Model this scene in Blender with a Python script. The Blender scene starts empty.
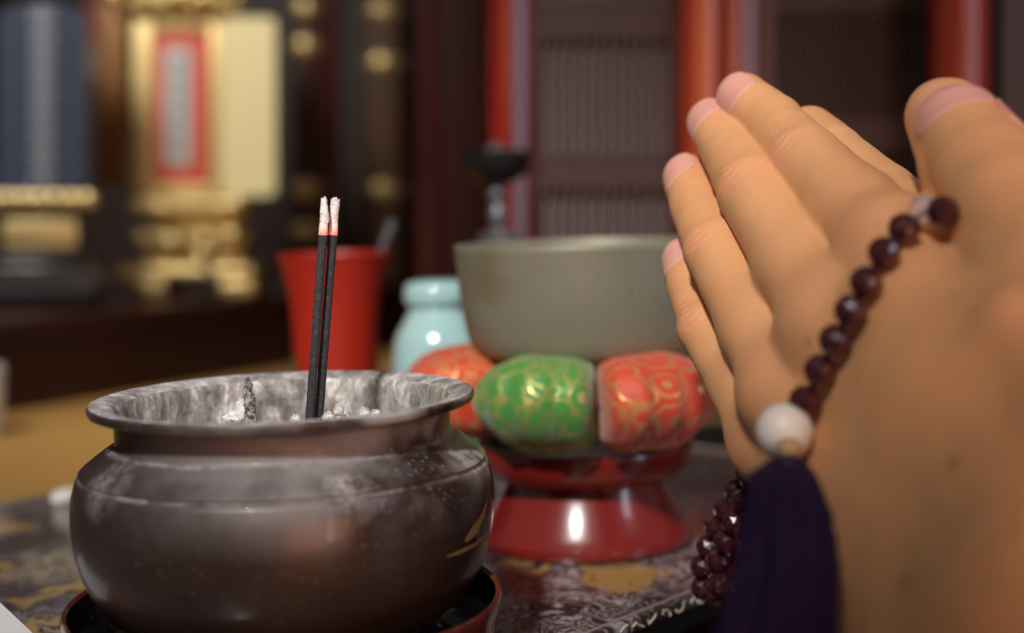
import bpy, bmesh, math, random
import numpy as np
from mathutils import Vector, Matrix, noise as mnoise
R = math.radians
PI = math.pi
random.seed(7)
rng = np.random.default_rng(7)
sc = bpy.context.scene
COL = sc.collection

# ------------------------------------------------------------------ camera
FPX = 1422.0            # focal length in pixels of a 1024 px wide frame (50 mm)
H = 0.100               # camera height above the altar table
cam = bpy.data.cameras.new('camera')
cam_ob = bpy.data.objects.new('camera', cam)
COL.objects.link(cam_ob)
cam_ob.location = (0, 0, H)
cam_ob.rotation_euler = (R(90), 0, 0)
cam.sensor_width = 36.0
cam.lens = 36.0 * FPX / 1024
cam.shift_y = -(316.5 - 197) / 1024
cam.clip_start = 0.01
cam.dof.use_dof = True
cam.dof.focus_distance = 0.306
APERTURE = 10.4 / FPX            # entrance pupil diameter in metres
cam.dof.aperture_fstop = (cam.lens / 1000) / APERTURE
sc.camera = cam_ob

# ------------------------------------------------------------------ world, lights, exposure
sc.view_settings.view_transform = 'Standard'
sc.view_settings.look = 'None'
sc.view_settings.gamma = 1
sc.view_settings.exposure = 0.0
sc.view_settings.use_curve_mapping = False
world = bpy.data.worlds.new('world')
sc.world = world
world.use_nodes = True
world.node_tree.nodes['Background'].inputs[0].default_value = (1.0, 0.92, 0.84, 1)
world.node_tree.nodes['Background'].inputs[1].default_value = 0.11

def area_light(name, loc, target, size, size_y, power, color, shape='RECTANGLE'):
    l = bpy.data.lights.new(name, 'AREA')
    l.shape = shape
    l.size = size
    l.size_y = size_y
    l.energy = power
    l.color = color
    o = bpy.data.objects.new(name, l)
    COL.objects.link(o)
    o.location = loc
    o.rotation_euler = (Vector(target) - Vector(loc)).to_track_quat('-Z', 'Y').to_euler()
    return o

def spot_light(name, loc, target, radius, power, color, cone, blend):
    l = bpy.data.lights.new(name, 'SPOT')
    l.shadow_soft_size = radius; l.energy = power; l.color = color
    l.spot_size = R(cone); l.spot_blend = blend
    o = bpy.data.objects.new(name, l); COL.objects.link(o)
    o.location = loc
    o.rotation_euler = (Vector(target) - Vector(loc)).to_track_quat('-Z', 'Y').to_euler()
    return o
spot_light('key_spot_light', (-0.30, -0.66, 1.00), (-0.05, 0.45, 0.085), 0.05, 108, (1.0, 0.96, 0.92), 21, 1.0)  # unseen key behind the camera; cone narrowed to leave the hand back dim
spot_light('tablet_fill_light', (-0.42, 0.40, 0.60), (-0.27, 0.92, 0.08), 0.10, 16, (1.0, 0.95, 0.86), 64, 0.8)  # added unseen spot that brightens the tablets and the shrine
area_light('warm_fill_light', (0.34, -0.50, 0.00), (0.07, 0.22, 0.05), 0.5, 0.5, 2.5, (1.0, 0.36, 0.10))  # added fill standing in for orange bounce on the back of the hand
area_light('side_window_light', (1.05, -0.25, 0.50), (0.05, 0.5, 0.1), 0.16, 0.7, 2.2, (0.78, 0.84, 1.0))
area_light('rear_window_light', (0.74, -1.0, 0.35), (0.20, 0.62, 0.1), 0.11, 1.1, 1.8, (0.90, 0.84, 1.0))

# ------------------------------------------------------------------ helpers
def ray(x, y, d):
    """point seen at photo pixel (x, y) at depth d"""
    return Vector(((x - 512) / FPX * d, d, H - (y - 197) / FPX * d))

TILT = Matrix.Rotation(R(-1.6), 4, 'Y')      # the old altar table stands a little askew

def link(name, verts, faces, mat, parent=None, smooth=True, mats=None, midx=None, loc=None):
    me = bpy.data.meshes.new(name)
    me.from_pydata([tuple(v) for v in verts], [], [tuple(f) for f in faces])
    me.update()
    o = bpy.data.objects.new(name, me)
    COL.objects.link(o)
    for m in (mats or [mat]):
        me.materials.append(m)
    if midx is not None:
        me.polygons.foreach_set('material_index', midx)
    me.polygons.foreach_set('use_smooth', [smooth] * len(me.polygons))
    if parent is not None:
        o.parent = parent
    if loc is not None:
        o.location = loc
    return o

def tag(o, label=None, cat=None, group=None, kind=None):
    if label: o['label'] = label
    if cat: o['category'] = cat
    if group: o['group'] = group
    if kind: o['kind'] = kind
    return o

def thing(name, label, cat, loc=(0, 0, 0), tilt=False, rz=0, group=None):
    o = bpy.data.objects.new(name, None)
    o.empty_display_size = 0.01
    COL.objects.link(o)
    m = Matrix.Translation(Vector(loc)) @ Matrix.Rotation(rz, 4, 'Z')
    if tilt:
        m = TILT @ m
    o.matrix_world = m
    tag(o, label, cat, group)
    return o

class MB:
    """collects shapes that make up ONE mesh"""
    def __init__(s):
        s.v = []; s.f = []; s.mi = []
    def add(s, vs, fs, mi=0, M=None):
        b = len(s.v)
        for v in vs:
            v = Vector(v)
            s.v.append(M @ v if M is not None else v)
        for f in fs:
            s.f.append([i + b for i in f]); s.mi.append(mi)
        return s
    def box(s, x0, x1, y0, y1, z0, z1, bev=0.0, mi=0, M=None):
        if bev <= 0:
            vs = [(x, y, z) for z in (z0, z1) for y in (y0, y1) for x in (x0, x1)]
            fs = [(0, 2, 3, 1), (4, 5, 7, 6), (0, 1, 5, 4), (2, 6, 7, 3), (0, 4, 6, 2), (1, 3, 7, 5)]
            return s.add(vs, fs, mi, M)
        bm = bmesh.new()
        bmesh.ops.create_cube(bm, size=1)
        for v in bm.verts:
            v.co = Vector(((x0 + x1) / 2 + v.co.x * (x1 - x0), (y0 + y1) / 2 + v.co.y * (y1 - y0), (z0 + z1) / 2 + v.co.z * (z1 - z0)))
        bmesh.ops.bevel(bm, geom=bm.edges[:], offset=bev, segments=3, profile=0.5, affect='EDGES')
        bm.verts.index_update()
        s.add([v.co.copy() for v in bm.verts], [[v.index for v in f.verts] for f in bm.faces], mi, M)
        bm.free()
        return s
    def lathe(s, prof, n=64, mi=None, M=None, rfun=None):
        """prof: list of (r, z[, material index of the band to the next point])"""
        vs = []; fs = []; ms = []
        for k, p in enumerate(prof):
            for i in range(n):
                a = 2 * PI * i / n
                r = p[0] * (rfun(a, p[1]) if rfun else 1)
                vs.append((r * math.cos(a), r * math.sin(a), p[1]))
        for k in range(len(prof) - 1):
            for i in range(n):
                j = (i + 1) % n
                fs.append((k * n + i, k * n + j, (k + 1) * n + j, (k + 1) * n + i))
                ms.append(prof[k][2] if len(prof[k]) > 2 else (mi or 0))
        fs.append([i for i in reversed(range(n))]); ms.append(ms[0])
        fs.append([(len(prof) - 1) * n + i for i in range(n)]); ms.append(ms[-2])
        b = len(s.v)
        for v in vs:
            v = Vector(v); s.v.append(M @ v if M is not None else v)
        for f, m in zip(fs, ms):
            s.f.append([i + b for i in f]); s.mi.append(m)
        return s
    def tube(s, pts, rad, n=8, mi=0, M=None):
        pts = [Vector(p) for p in pts]
        rads = rad if isinstance(rad, (list, tuple)) else [rad] * len(pts)
        vs = []; fs = []
        ref = Vector((0.31, 0.17, 0.93)).normalized()
        for k, p in enumerate(pts):
            t = (pts[min(k + 1, len(pts) - 1)] - pts[max(k - 1, 0)]).normalized()
            a = t.cross(ref)
            if a.length < 1e-3: a = t.cross(Vector((1, 0, 0)))
            a.normalize(); b = t.cross(a)
            for i in range(n):
                w = 2 * PI * i / n
                vs.append(p + (a * math.cos(w) + b * math.sin(w)) * rads[k])
        for k in range(len(pts) - 1):
            for i in range(n):
                j = (i + 1) % n
                fs.append((k * n + i, k * n + j, (k + 1) * n + j, (k + 1) * n + i))
        fs.append(list(reversed(range(n)))); fs.append([(len(pts) - 1) * n + i for i in range(n)])
        return s.add(vs, fs, mi, M)
    def ball(s, c, r, n=12, sc3=(1, 1, 1), mi=0, M=None):
        vs = []; fs = []
        c = Vector(c)
        for k in range(1, n):
            th = PI * k / n
            for i in range(2 * n):
                a = PI * i / n
                vs.append(c + Vector((r * sc3[0] * math.sin(th) * math.cos(a), r * sc3[1] * math.sin(th) * math.sin(a), r * sc3[2] * math.cos(th))))
        top = len(vs); vs.append(c + Vector((0, 0, r * sc3[2]))); vs.append(c - Vector((0, 0, r * sc3[2])))
        m = 2 * n
        for k in range(n - 2):
            for i in range(m):
                j = (i + 1) % m
                fs.append((k * m + i, (k + 1) * m + i, (k + 1) * m + j, k * m + j))
        for i in range(m):
            j = (i + 1) % m
            fs.append((top, i, j)); fs.append((top + 1, (n - 2) * m + j, (n - 2) * m + i))
        return s.add(vs, fs, mi, M)
    def prism(s, poly, y0, y1, mi=0, M=None):
        """polygon in x, z pushed from y0 to y1"""
        n = len(poly)
        vs = [(x, y0, z) for x, z in poly] + [(x, y1, z) for x, z in poly]
        fs = [list(range(n)), list(reversed(range(n, 2 * n)))] + [(i, i + n, (i + 1) % n + n, (i + 1) % n) for i in range(n)]
        return s.add(vs, fs, mi, M)
    def build(s, name, mat, parent=None, smooth=True, mats=None, angle=35):
        o = link(name, s.v, s.f, mat, parent, smooth, mats, s.mi if mats else None)
        bm = bmesh.new(); bm.from_mesh(o.data)
        bmesh.ops.recalc_face_normals(bm, faces=bm.faces[:])
        bm.to_mesh(o.data); bm.free()
        if smooth:
            try: o.data.set_sharp_from_angle(angle=R(angle))
            except Exception: pass
        return o

def smooth_prof(pts, sub=4):
    """Catmull-Rom through (r, z) points"""
    out = []
    P = [pts[0]] + list(pts) + [pts[-1]]
    for k in range(1, len(P) - 2):
        p0, p1, p2, p3 = P[k - 1], P[k], P[k + 1], P[k + 2]
        for i in range(sub):
            t = i / sub
            out.append(tuple(0.5 * ((2 * p1[q]) + (-p0[q] + p2[q]) * t + (2 * p0[q] - 5 * p1[q] + 4 * p2[q] - p3[q]) * t * t + (-p0[q] + 3 * p1[q] - 3 * p2[q] + p3[q]) * t ** 3) for q in (0, 1)))
    out.append(tuple(pts[-1][:2]))
    return out

# ------------------------------------------------------------------ materials
def mat(name, color=(0.5, 0.5, 0.5), rough=0.5, metal=0.0, coat=0.0, spec=0.5):
    m = bpy.data.materials.new(name); m.use_nodes = True
    b = m.node_tree.nodes['Principled BSDF']
    b.inputs['Base Color'].default_value = (*color, 1)
    b.inputs['Roughness'].default_value = rough
    b.inputs['Metallic'].default_value = metal
    b.inputs['Coat Weight'].default_value = coat
    b.inputs['Coat Roughness'].default_value = 0.08
    b.inputs['Specular IOR Level'].default_value = spec
    return m

class NT:
    def __init__(s, m):
        s.t = m.node_tree; s.n = s.t.nodes; s.b = s.n['Principled BSDF']
        s.tc = s.n.new('ShaderNodeTexCoord')
    def new(s, typ, **kw):
        n = s.n.new(typ)
        for k, v in kw.items():
            setattr(n, k, v)
        return n
    def put(s, a, b): s.t.links.new(a, b)
    def coord(s, scale=(1, 1, 1), src='Object'):
        mp = s.new('ShaderNodeMapping'); mp.inputs['Scale'].default_value = scale
        s.put(s.tc.outputs[src], mp.inputs[0]); return mp.outputs[0]
    def noise(s, scale, detail=4, rough=0.6, vec=None, dist=0.0):
        n = s.new('ShaderNodeTexNoise')
        n.inputs['Scale'].default_value = scale; n.inputs['Detail'].default_value = detail
        n.inputs['Roughness'].default_value = rough; n.inputs['Distortion'].default_value = dist
        s.put(vec if vec is not None else s.tc.outputs['Object'], n.inputs['Vector'])
        return n.outputs[0]
    def ramp(s, fac, stops, interp='LINEAR'):
        r = s.new('ShaderNodeValToRGB'); r.color_ramp.interpolation = interp
        e = r.color_ramp.elements
        while len(e) < len(stops): e.new(0.5)
        for q, (p, c) in zip(e, stops):
            q.position = p; q.color = (*c, 1) if len(c) == 3 else c
        s.put(fac, r.inputs[0]); return r.outputs[0]
    def mix(s, fac, a, b):
        n = s.new('ShaderNodeMix', data_type='RGBA')
        for sock, v in ((n.inputs[0], fac), (n.inputs[6], a), (n.inputs[7], b)):
            if isinstance(v, (int, float)): sock.default_value = v
            elif isinstance(v, tuple): sock.default_value = (*v, 1)
            else: s.put(v, sock)
        return n.outputs[2]
    def math(s, op, a, b=None, clamp=False):
        n = s.new('ShaderNodeMath', operation=op); n.use_clamp = clamp
        for i, v in enumerate((a, b)):
            if v is None: continue
            if isinstance(v, (int, float)): n.inputs[i].default_value = v
            else: s.put(v, n.inputs[i])
        return n.outputs[0]
    def bump(s, h, strength=0.3, dist=0.0005):
        n = s.new('ShaderNodeBump'); n.inputs['Strength'].default_value = strength; n.inputs['Distance'].default_value = dist
        s.put(h, n.inputs['Height']); s.put(n.outputs[0], s.b.inputs['Normal'])
    def base(s, c): s.put(c, s.b.inputs['Base Color'])
    def rough(s, c): s.put(c, s.b.inputs['Roughness'])

BW = lambda v: (v, v, v)

# bronze of the burner: body, dusty lip, ash-crusted inside
m_bronze = mat('brown_bronze', (0.05, 0.034, 0.032), 0.33, 0.4, 0.2)
t = NT(m_bronze)
n1 = t.noise(42, 5, 0.6); sp = t.noise(900, 2, 0.5); zone = t.noise(38, 4, 0.55); pat = t.noise(14, 3)
c = t.mix(n1, (0.026, 0.015, 0.014), (0.052, 0.034, 0.031))
c = t.mix(t.ramp(pat, [(0.5, BW(0)), (0.68, BW(0.55))]), c, (0.085, 0.052, 0.030))
sepz = t.new('ShaderNodeSeparateXYZ'); t.put(t.tc.outputs['Object'], sepz.inputs[0])
hi = t.new('ShaderNodeMapRange'); hi.inputs[1].default_value = 0.034; hi.inputs[2].default_value = 0.051
t.put(sepz.outputs[2], hi.inputs[0])
xs = t.new('ShaderNodeMapRange'); xs.inputs[1].default_value = -0.03; xs.inputs[2].default_value = 0.045
t.put(sepz.outputs[0], xs.inputs[0])
dust = t.math('MULTIPLY', t.ramp(zone, [(0.42, BW(0)), (0.60, BW(1))]), hi.outputs[0])
dust = t.math('MULTIPLY', dust, t.math('ADD', t.math('MULTIPLY', xs.outputs[0], 1.1), 0.15))
speck = t.math('MULTIPLY', t.ramp(sp, [(0.63, BW(0)), (0.70, BW(0.9))]), t.math('ADD', t.math('MULTIPLY', hi.outputs[0], xs.outputs[0]), 0.12, True))
tot = t.math('MAXIMUM', dust, speck)
for (px_, py_, pz_, rad_, amt_) in ((0.0385, -0.012, 0.0480, 0.0085, 1.0), (0.0170, -0.0365, 0.0470, 0.0085, 0.55), (0.041, -0.006, 0.0440, 0.006, 0.9), (-0.030, -0.028, 0.0475, 0.009, 0.45)):
    dn = t.new('ShaderNodeVectorMath', operation='DISTANCE'); t.put(t.tc.outputs['Object'], dn.inputs[0]); dn.inputs[1].default_value = (px_, py_, pz_)
    g_ = t.math('SUBTRACT', 1.0, t.math('DIVIDE', dn.outputs['Value'], rad_), True)
    g_ = t.math('MULTIPLY', t.math('MULTIPLY', g_, 2.2 * amt_), t.ramp(t.noise(230, 5, 0.75), [(0.36, BW(0)), (0.60, BW(1))]), True)
    tot = t.math('MAXIMUM', tot, g_)
# pale dust caught in the two ridges
rid = t.math('SUBTRACT', 1.0, t.math('MULTIPLY', t.math('ABSOLUTE', t.math('SUBTRACT', sepz.outputs[2], 0.0451)), 1500), True)
rid2 = t.math('SUBTRACT', 1.0, t.math('MULTIPLY', t.math('ABSOLUTE', t.math('SUBTRACT', sepz.outputs[2], 0.0505)), 1300), True)
ridn = t.ramp(t.noise(160, 4, 0.7), [(0.38, BW(0.1)), (0.62, BW(0.95))])
rid = t.math('MULTIPLY', t.math('MAXIMUM', rid, rid2), ridn)
tot = t.math('MAXIMUM', tot, rid)
c = t.mix(t.math('MULTIPLY', tot, 0.75), c, (0.42, 0.40, 0.40))
t.base(c); t.rough(t.math('ADD', t.math('MULTIPLY', tot, 0.4), t.math('ADD', 0.27, t.math('MULTIPLY', n1, 0.14))))
inv = t.math('SUBTRACT', 1.0, tot, True)
t.put(t.math('MULTIPLY', inv, 0.35), t.b.inputs['Metallic']); t.put(t.math('MULTIPLY', inv, 0.25), t.b.inputs['Coat Weight'])
t.bump(t.noise(700, 3, 0.6), 0.12, 0.0003)

m_lip = mat('dusty_bronze_lip', (0.2, 0.18, 0.18), 0.6, 0.1)
t = NT(m_lip)
v = t.coord((60, 60, 60)); nn = t.noise(3.2, 6, 0.7, v)
c = t.ramp(nn, [(0.30, (0.11, 0.09, 0.09)), (0.46, (0.28, 0.255, 0.25)), (0.62, (0.62, 0.59, 0.575))])
t.base(c); t.bump(nn, 0.5, 0.0005)

m_crust = mat('ash_crust', (0.4, 0.38, 0.36), 0.85)
t = NT(m_crust)
v = t.coord((150, 150, 75)); nn = t.noise(1.7, 8, 0.75, v, 0.4)
c = t.ramp(nn, [(0.33, (0.06, 0.052, 0.048)), (0.44, (0.19, 0.17, 0.155)), (0.55, (0.36, 0.335, 0.315)), (0.66, (0.78, 0.75, 0.72))])
c = t.mix(t.ramp(t.noise(65, 2), [(0.60, BW(0)), (0.72, BW(0.7))]), c, (0.40, 0.26, 0.13))
t.base(c); t.bump(nn, 0.7, 0.0008)

m_ash = mat('white_ash', (0.62, 0.60, 0.58), 0.95)
t = NT(m_ash); nn = t.noise(420, 6, 0.7)
t.base(t.ramp(nn, [(0.34, (0.20, 0.17, 0.15)), (0.48, (0.50, 0.46, 0.43)), (0.62, (0.82, 0.79, 0.76))])); t.bump(nn, 0.8, 0.0008)

m_stick = mat('charcoal_incense', (0.022, 0.023, 0.026), 0.85)
t = NT(m_stick); nn = t.noise(1500, 4, 0.7)
t.base(t.ramp(nn, [(0.4, (0.016, 0.017, 0.020)), (0.62, (0.040, 0.041, 0.046)), (0.72, (0.09, 0.09, 0.095))])); t.bump(nn, 0.5, 0.0003)
m_tipash = mat('incense_tip_ash', (0.85, 0.82, 0.80), 0.95)
t = NT(m_tipash); nn = t.noise(1800, 4, 0.7)
t.base(t.ramp(nn, [(0.35, (0.66, 0.62, 0.60)), (0.6, (0.93, 0.90, 0.89))])); t.bump(nn, 0.9, 0.0005)
m_ember = mat('glowing_ember', (0.85, 0.30, 0.26), 0.9)
t = NT(m_ember)
t.b.inputs['Emission Color'].default_value = (1.0, 0.16, 0.12, 1)
sep = t.new('ShaderNodeSeparateXYZ'); t.put(t.tc.outputs['Generated'], sep.inputs[0])
em = t.ramp(sep.outputs[2], [(0.0, BW(1)), (0.35, BW(0.45)), (1.0, BW(0.0))])
t.put(t.math('MULTIPLY', em, 0.55), t.b.inputs['Emission Strength'])
t.base(t.ramp(sep.outputs[2], [(0.0, (0.65, 0.16, 0.14)), (0.4, (0.90, 0.52, 0.48)), (1, (0.88, 0.84, 0.82))]))

# lacquers
m_tray = mat('oxblood_lacquer', (0.085, 0.010, 0.008), 0.22, 0, 0.8)
t = NT(m_tray); nn = t.noise(90, 5, 0.65)
t.base(t.ramp(nn, [(0.35, (0.055, 0.008, 0.006)), (0.6, (0.17, 0.026, 0.018)), (0.75, (0.26, 0.09, 0.06))]))
m_black = mat('black_lacquer', (0.008, 0.006, 0.006), 0.18, 0, 0.6)
t = NT(m_black); nn = t.noise(700, 3, 0.6)
t.base(t.ramp(nn, [(0.64, (0.008, 0.006, 0.006)), (0.74, (0.16, 0.15, 0.15))]))
m_plainblack = mat('plain_black_lacquer', (0.007, 0.006, 0.006), 0.3, 0, 0.3)
m_redlac = mat('red_lacquer', (0.30, 0.018, 0.014), 0.24, 0, 0.7)
t = NT(m_redlac); nn = t.noise(30, 4)
t.base(t.mix(nn, (0.125, 0.006, 0.006), (0.195, 0.015, 0.012)))
m_vase = mat('vermilion_lacquer', (0.36, 0.016, 0.006), 0.42, 0, 0.0)
m_green = mat('green_gold_painting', (0.05, 0.16, 0.05), 0.4)
m_maroon = mat('maroon_lacquer', (0.045, 0.008, 0.007), 0.4, 0, 0.08)
t = NT(m_maroon); nn = t.noise(12, 5)
t.base(t.mix(nn, (0.022, 0.005, 0.004), (0.062, 0.011, 0.009)))
m_darkwood = mat('dark_brown_wood', (0.022, 0.009, 0.006), 0.4)
t = NT(m_darkwood); v = t.coord((30, 30, 3)); nn = t.noise(3, 5, 0.6, v)
t.base(t.mix(nn, (0.014, 0.005, 0.003), (0.040, 0.014, 0.009)))
m_brownpost = mat('brown_post_wood', (0.09, 0.04, 0.016), 0.5)
m_redpost = mat('red_post_lacquer', (0.22, 0.007, 0.003), 0.22, 0, 0.25)
m_darkred = mat('dark_red_lacquer', (0.075, 0.006, 0.008), 0.3, 0, 0.4)
m_orangepost = mat('vermilion_post_lacquer', (0.38, 0.040, 0.012), 0.25, 0, 0.5)
m_sheenstrip = mat('lavender_sheen_strip', (0.21, 0.17, 0.23), 0.4, 0.6)  # lavender window reflection on the posts, put into a strip colour
m_lattice = mat('lattice_wood', (0.06, 0.026, 0.022), 0.5)
m_silk = mat('grey_silk_backing', (0.27, 0.21, 0.205), 0.6)
m_silkshade = mat('shaded_silk_backing', (0.075, 0.055, 0.048), 0.6)  # second door gets less light; that shade is put into this colour
m_gold = mat('gilt', (0.86, 0.64, 0.27), 0.30, 0.75)
t = NT(m_gold); nn = t.noise(260, 4, 0.6)
t.base(t.mix(nn, (0.62, 0.42, 0.13), (0.95, 0.78, 0.42))); t.bump(nn, 0.8, 0.0012)
m_goldflat = mat('pale_gold_leaf', (0.95, 0.82, 0.40), 0.42, 0.2)
m_golddoor = mat('bright_gold_leaf', (1.0, 0.90, 0.50), 0.38, 0.1)
m_goldframe = mat('worn_gilt_frame', (0.78, 0.60, 0.26), 0.4, 0.4)
m_goldpol = mat('polished_gilt', (0.98, 0.78, 0.38), 0.28, 0.9)
m_goldshade = mat('shaded_gilt_side', (0.20, 0.085, 0.015), 0.45, 0.3)  # brown holds the shadow on the left side of the gilding
m_redfield = mat('red_brocade_field', (0.72, 0.10, 0.07), 0.6)
m_paper = mat('pale_paper', (0.62, 0.66, 0.64), 0.7)
m_bluelac = mat('blue_black_lacquer', (0.045, 0.060, 0.10), 0.28, 0, 0.6)
m_silver = mat('silver_lettering', (0.52, 0.55, 0.60), 0.4, 0.3)
m_white = mat('white_porcelain', (0.75, 0.74, 0.72), 0.3)
m_box = mat('white_card', (0.74, 0.74, 0.76), 0.6)
m_boxred = mat('dark_red_card_edge', (0.13, 0.012, 0.018), 0.5)
m_iron = mat('dark_iron', (0.018, 0.017, 0.017), 0.42, 0.5)
m_pewter = mat('pewter', (0.17, 0.17, 0.185), 0.38, 0.6)

m_bell = mat('grey_green_bronze', (0.24, 0.22, 0.165), 0.5, 0.25)
t = NT(m_bell); n1 = t.noise(55, 5, 0.6); n2 = t.noise(300, 3, 0.6); n3 = t.noise(24, 3, 0.5)
c = t.mix(n1, (0.18, 0.165, 0.115), (0.28, 0.262, 0.19))
c = t.mix(t.ramp(n3, [(0.56, BW(0)), (0.66, BW(0.55))]), c, (0.17, 0.13, 0.06))
c = t.mix(t.ramp(n2, [(0.66, BW(0)), (0.74, BW(0.5))]), c, (0.07, 0.07, 0.05))
t.base(c); t.bump(n2, 0.15, 0.0004)

m_celadon = mat('celadon_glaze', (0.36, 0.56, 0.55), 0.12, 0, 0.6)
m_celadon.node_tree.nodes['Principled BSDF'].inputs['Subsurface Weight'].default_value = 0.0

def brocade(name, c0, c1, gold=(0.62, 0.44, 0.14), k=1.0):
    m = mat(name, c0, 0.42, 0.0)
    t = NT(m)
    n0 = t.noise(60 * k, 4, 0.6)
    base = t.mix(n0, c0, c1)
    v = t.coord((1, 1, 1))
    nz = t.new('ShaderNodeTexNoise'); nz.inputs['Scale'].default_value = 90 * k; nz.inputs['Detail'].default_value = 1
    t.put(v, nz.inputs['Vector'])
    mx = t.new('ShaderNodeMix', data_type='VECTOR'); mx.inputs[0].default_value = 0.010 / 1.0
    t.put(v, mx.inputs[4]); t.put(nz.outputs[1], mx.inputs[5])
    vo = t.new('ShaderNodeTexVoronoi', feature='F1'); vo.inputs['Scale'].default_value = 105 * k
    t.put(mx.outputs[1], vo.inputs['Vector'])
    # ring scrolls round each cell point
    ring = t.math('SINE', t.math('MULTIPLY', vo.outputs['Distance'], 24))
    f1 = t.ramp(ring, [(0.62, BW(0)), (0.78, BW(1))])
    vo2 = t.new('ShaderNodeTexVoronoi', feature='DISTANCE_TO_EDGE'); vo2.inputs['Scale'].default_value = 210 * k
    t.put(mx.outputs[1], vo2.inputs['Vector'])
    f2 = t.ramp(vo2.outputs['Distance'], [(0.05, BW(1)), (0.12, BW(0))])
    sel = t.ramp(t.noise(70 * k, 2), [(0.45, BW(0)), (0.53, BW(1))])
    f = t.math('MAXIMUM', t.math('MULTIPLY', f1, sel), t.math('MULTIPLY', t.math('MULTIPLY', f2, t.math('SUBTRACT', 1.0, sel)), 0.55))
    t.base(t.mix(t.math('MULTIPLY', f, 0.8), base, gold))
    t.put(t.math('MULTIPLY', f, 0.65), t.b.inputs['Metallic'])
    t.rough(t.math('SUBTRACT', 0.55, t.math('MULTIPLY', f, 0.22)))
    wv = t.noise(1400, 2); t.bump(wv, 0.35, 0.0004)
    t.b.inputs['Sheen Weight'].default_value = 0.3
    return m

m_brg = brocade('green_brocade', (0.020, 0.15, 0.018), (0.08, 0.32, 0.045))
m_bro = brocade('orange_brocade', (0.50, 0.020, 0.004), (0.58, 0.070, 0.014), (0.72, 0.46, 0.16), 0.85)
m_bry = brocade('yellow_green_brocade', (0.20, 0.32, 0.06), (0.55, 0.42, 0.10))
m_gleam = mat('gold_thread', (1.0, 0.8, 0.45), 0.15, 1.0)

# patterned lacquer of the table top
m_table = mat('inlaid_black_lacquer', (0.02, 0.016, 0.015), 0.24, 0, 0.45)
t = NT(m_table)
v = t.coord((1, 1, 0.001))
mpn = t.new('ShaderNodeTexNoise'); mpn.inputs['Scale'].default_value = 50; mpn.inputs['Detail'].default_value = 2
t.put(v, mpn.inputs['Vector'])
mx = t.new('ShaderNodeMix', data_type='VECTOR'); mx.inputs[0].default_value = 0.035
t.put(v, mx.inputs[4]); t.put(mpn.outputs[1], mx.inputs[5])
wave = t.new('ShaderNodeTexNoise'); wave.inputs['Scale'].default_value = 190; wave.inputs['Detail'].default_value = 3; wave.inputs['Distortion'].default_value = 1.3
t.put(mx.outputs[1], wave.inputs['Vector'])
w1 = t.math('ABSOLUTE', t.math('SUBTRACT', wave.outputs[0], 0.5))
wl = t.ramp(w1, [(0.018, BW(1)), (0.05, BW(0))])
zone = t.ramp(t.noise(22, 2, 0.5, v), [(0.40, BW(0.25)), (0.56, BW(1))])
base = t.mix(t.noise(60, 4, 0.6, v), (0.014, 0.010, 0.010), (0.050, 0.034, 0.033))
c = t.mix(t.math('MULTIPLY', wl, zone), base, (0.42, 0.36, 0.36))
vo = t.new('ShaderNodeTexVoronoi', feature='F1'); vo.inputs['Scale'].default_value = 34
t.put(mx.outputs[1], vo.inputs['Vector'])
fl = t.ramp(vo.outputs['Distance'], [(0.36, BW(1)), (0.42, BW(0))])
fl = t.math('MULTIPLY', fl, t.ramp(t.noise(230, 2, 0.5, mx.outputs[1]), [(0.40, BW(0)), (0.46, BW(1))]))
selc = t.ramp(vo.outputs['Color'], [(0.35, BW(0)), (0.4, BW(1))])
c = t.mix(t.math('MULTIPLY', fl, selc), c, (0.34, 0.20, 0.06))
t.base(c)
t.rough(t.math('ADD', 0.22, t.math('MULTIPLY', t.noise(35, 3, 0.6, v), 0.3)))
m_inlay = mat('cream_shell_inlay', (0.66, 0.60, 0.48), 0.35, 0.0)
m_silverline = mat('silver_line_inlay', (0.40, 0.37, 0.35), 0.35, 0.4)

m_ochre = mat('ochre_cloth', (0.44, 0.25, 0.06), 0.75)
t = NT(m_ochre); n1 = t.noise(9, 3); n2 = t.noise(45, 3)
c = t.mix(n1, (0.30, 0.135, 0.022), (0.44, 0.26, 0.07)); t.base(t.mix(t.math('MULTIPLY', n2, 0.4), c, (0.38, 0.19, 0.04)))

# skin
m_skin = mat('skin', (0.70, 0.42, 0.26), 0.45)
t = NT(m_skin)
n1 = t.noise(45, 4, 0.55); n2 = t.noise(160, 3)
att = t.new('ShaderNodeAttribute', attribute_name='blush')
c = t.mix(n1, (0.70, 0.325, 0.135), (0.78, 0.405, 0.19))
c = t.mix(t.math('MULTIPLY', n2, 0.25), c, (0.64, 0.33, 0.17))
c = t.mix(att.outputs['Fac'], c, (0.72, 0.26, 0.155))
mole = t.new('ShaderNodeAttribute', attribute_name='mole')
c = t.mix(mole.outputs['Fac'], c, (0.30, 0.09, 0.04))
t.base(c)
t.b.inputs['Subsurface Weight'].default_value = 0.25
t.b.inputs['Subsurface Radius'].default_value = (1.0, 0.36, 0.18)
t.b.inputs['Subsurface Scale'].default_value = 0.004
t.b.inputs['Roughness'].default_value = 0.48
vo = t.new('ShaderNodeTexVoronoi', feature='DISTANCE_TO_EDGE'); vo.inputs['Scale'].default_value = 1100
t.put(t.tc.outputs['Object'], vo.inputs['Vector'])
t.bump(t.math('ADD', t.math('MULTIPLY', vo.outputs['Distance'], 0.7), t.noise(650, 4, 0.6)), 0.16, 0.0004)
m_nail = mat('fingernail', (0.80, 0.40, 0.33), 0.38, 0, 0.0)
t = NT(m_nail)
att = t.new('ShaderNodeAttribute', attribute_name='lunula')
t.base(t.mix(att.outputs['Fac'], (0.76, 0.36, 0.29), (0.90, 0.70, 0.58)))
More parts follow.
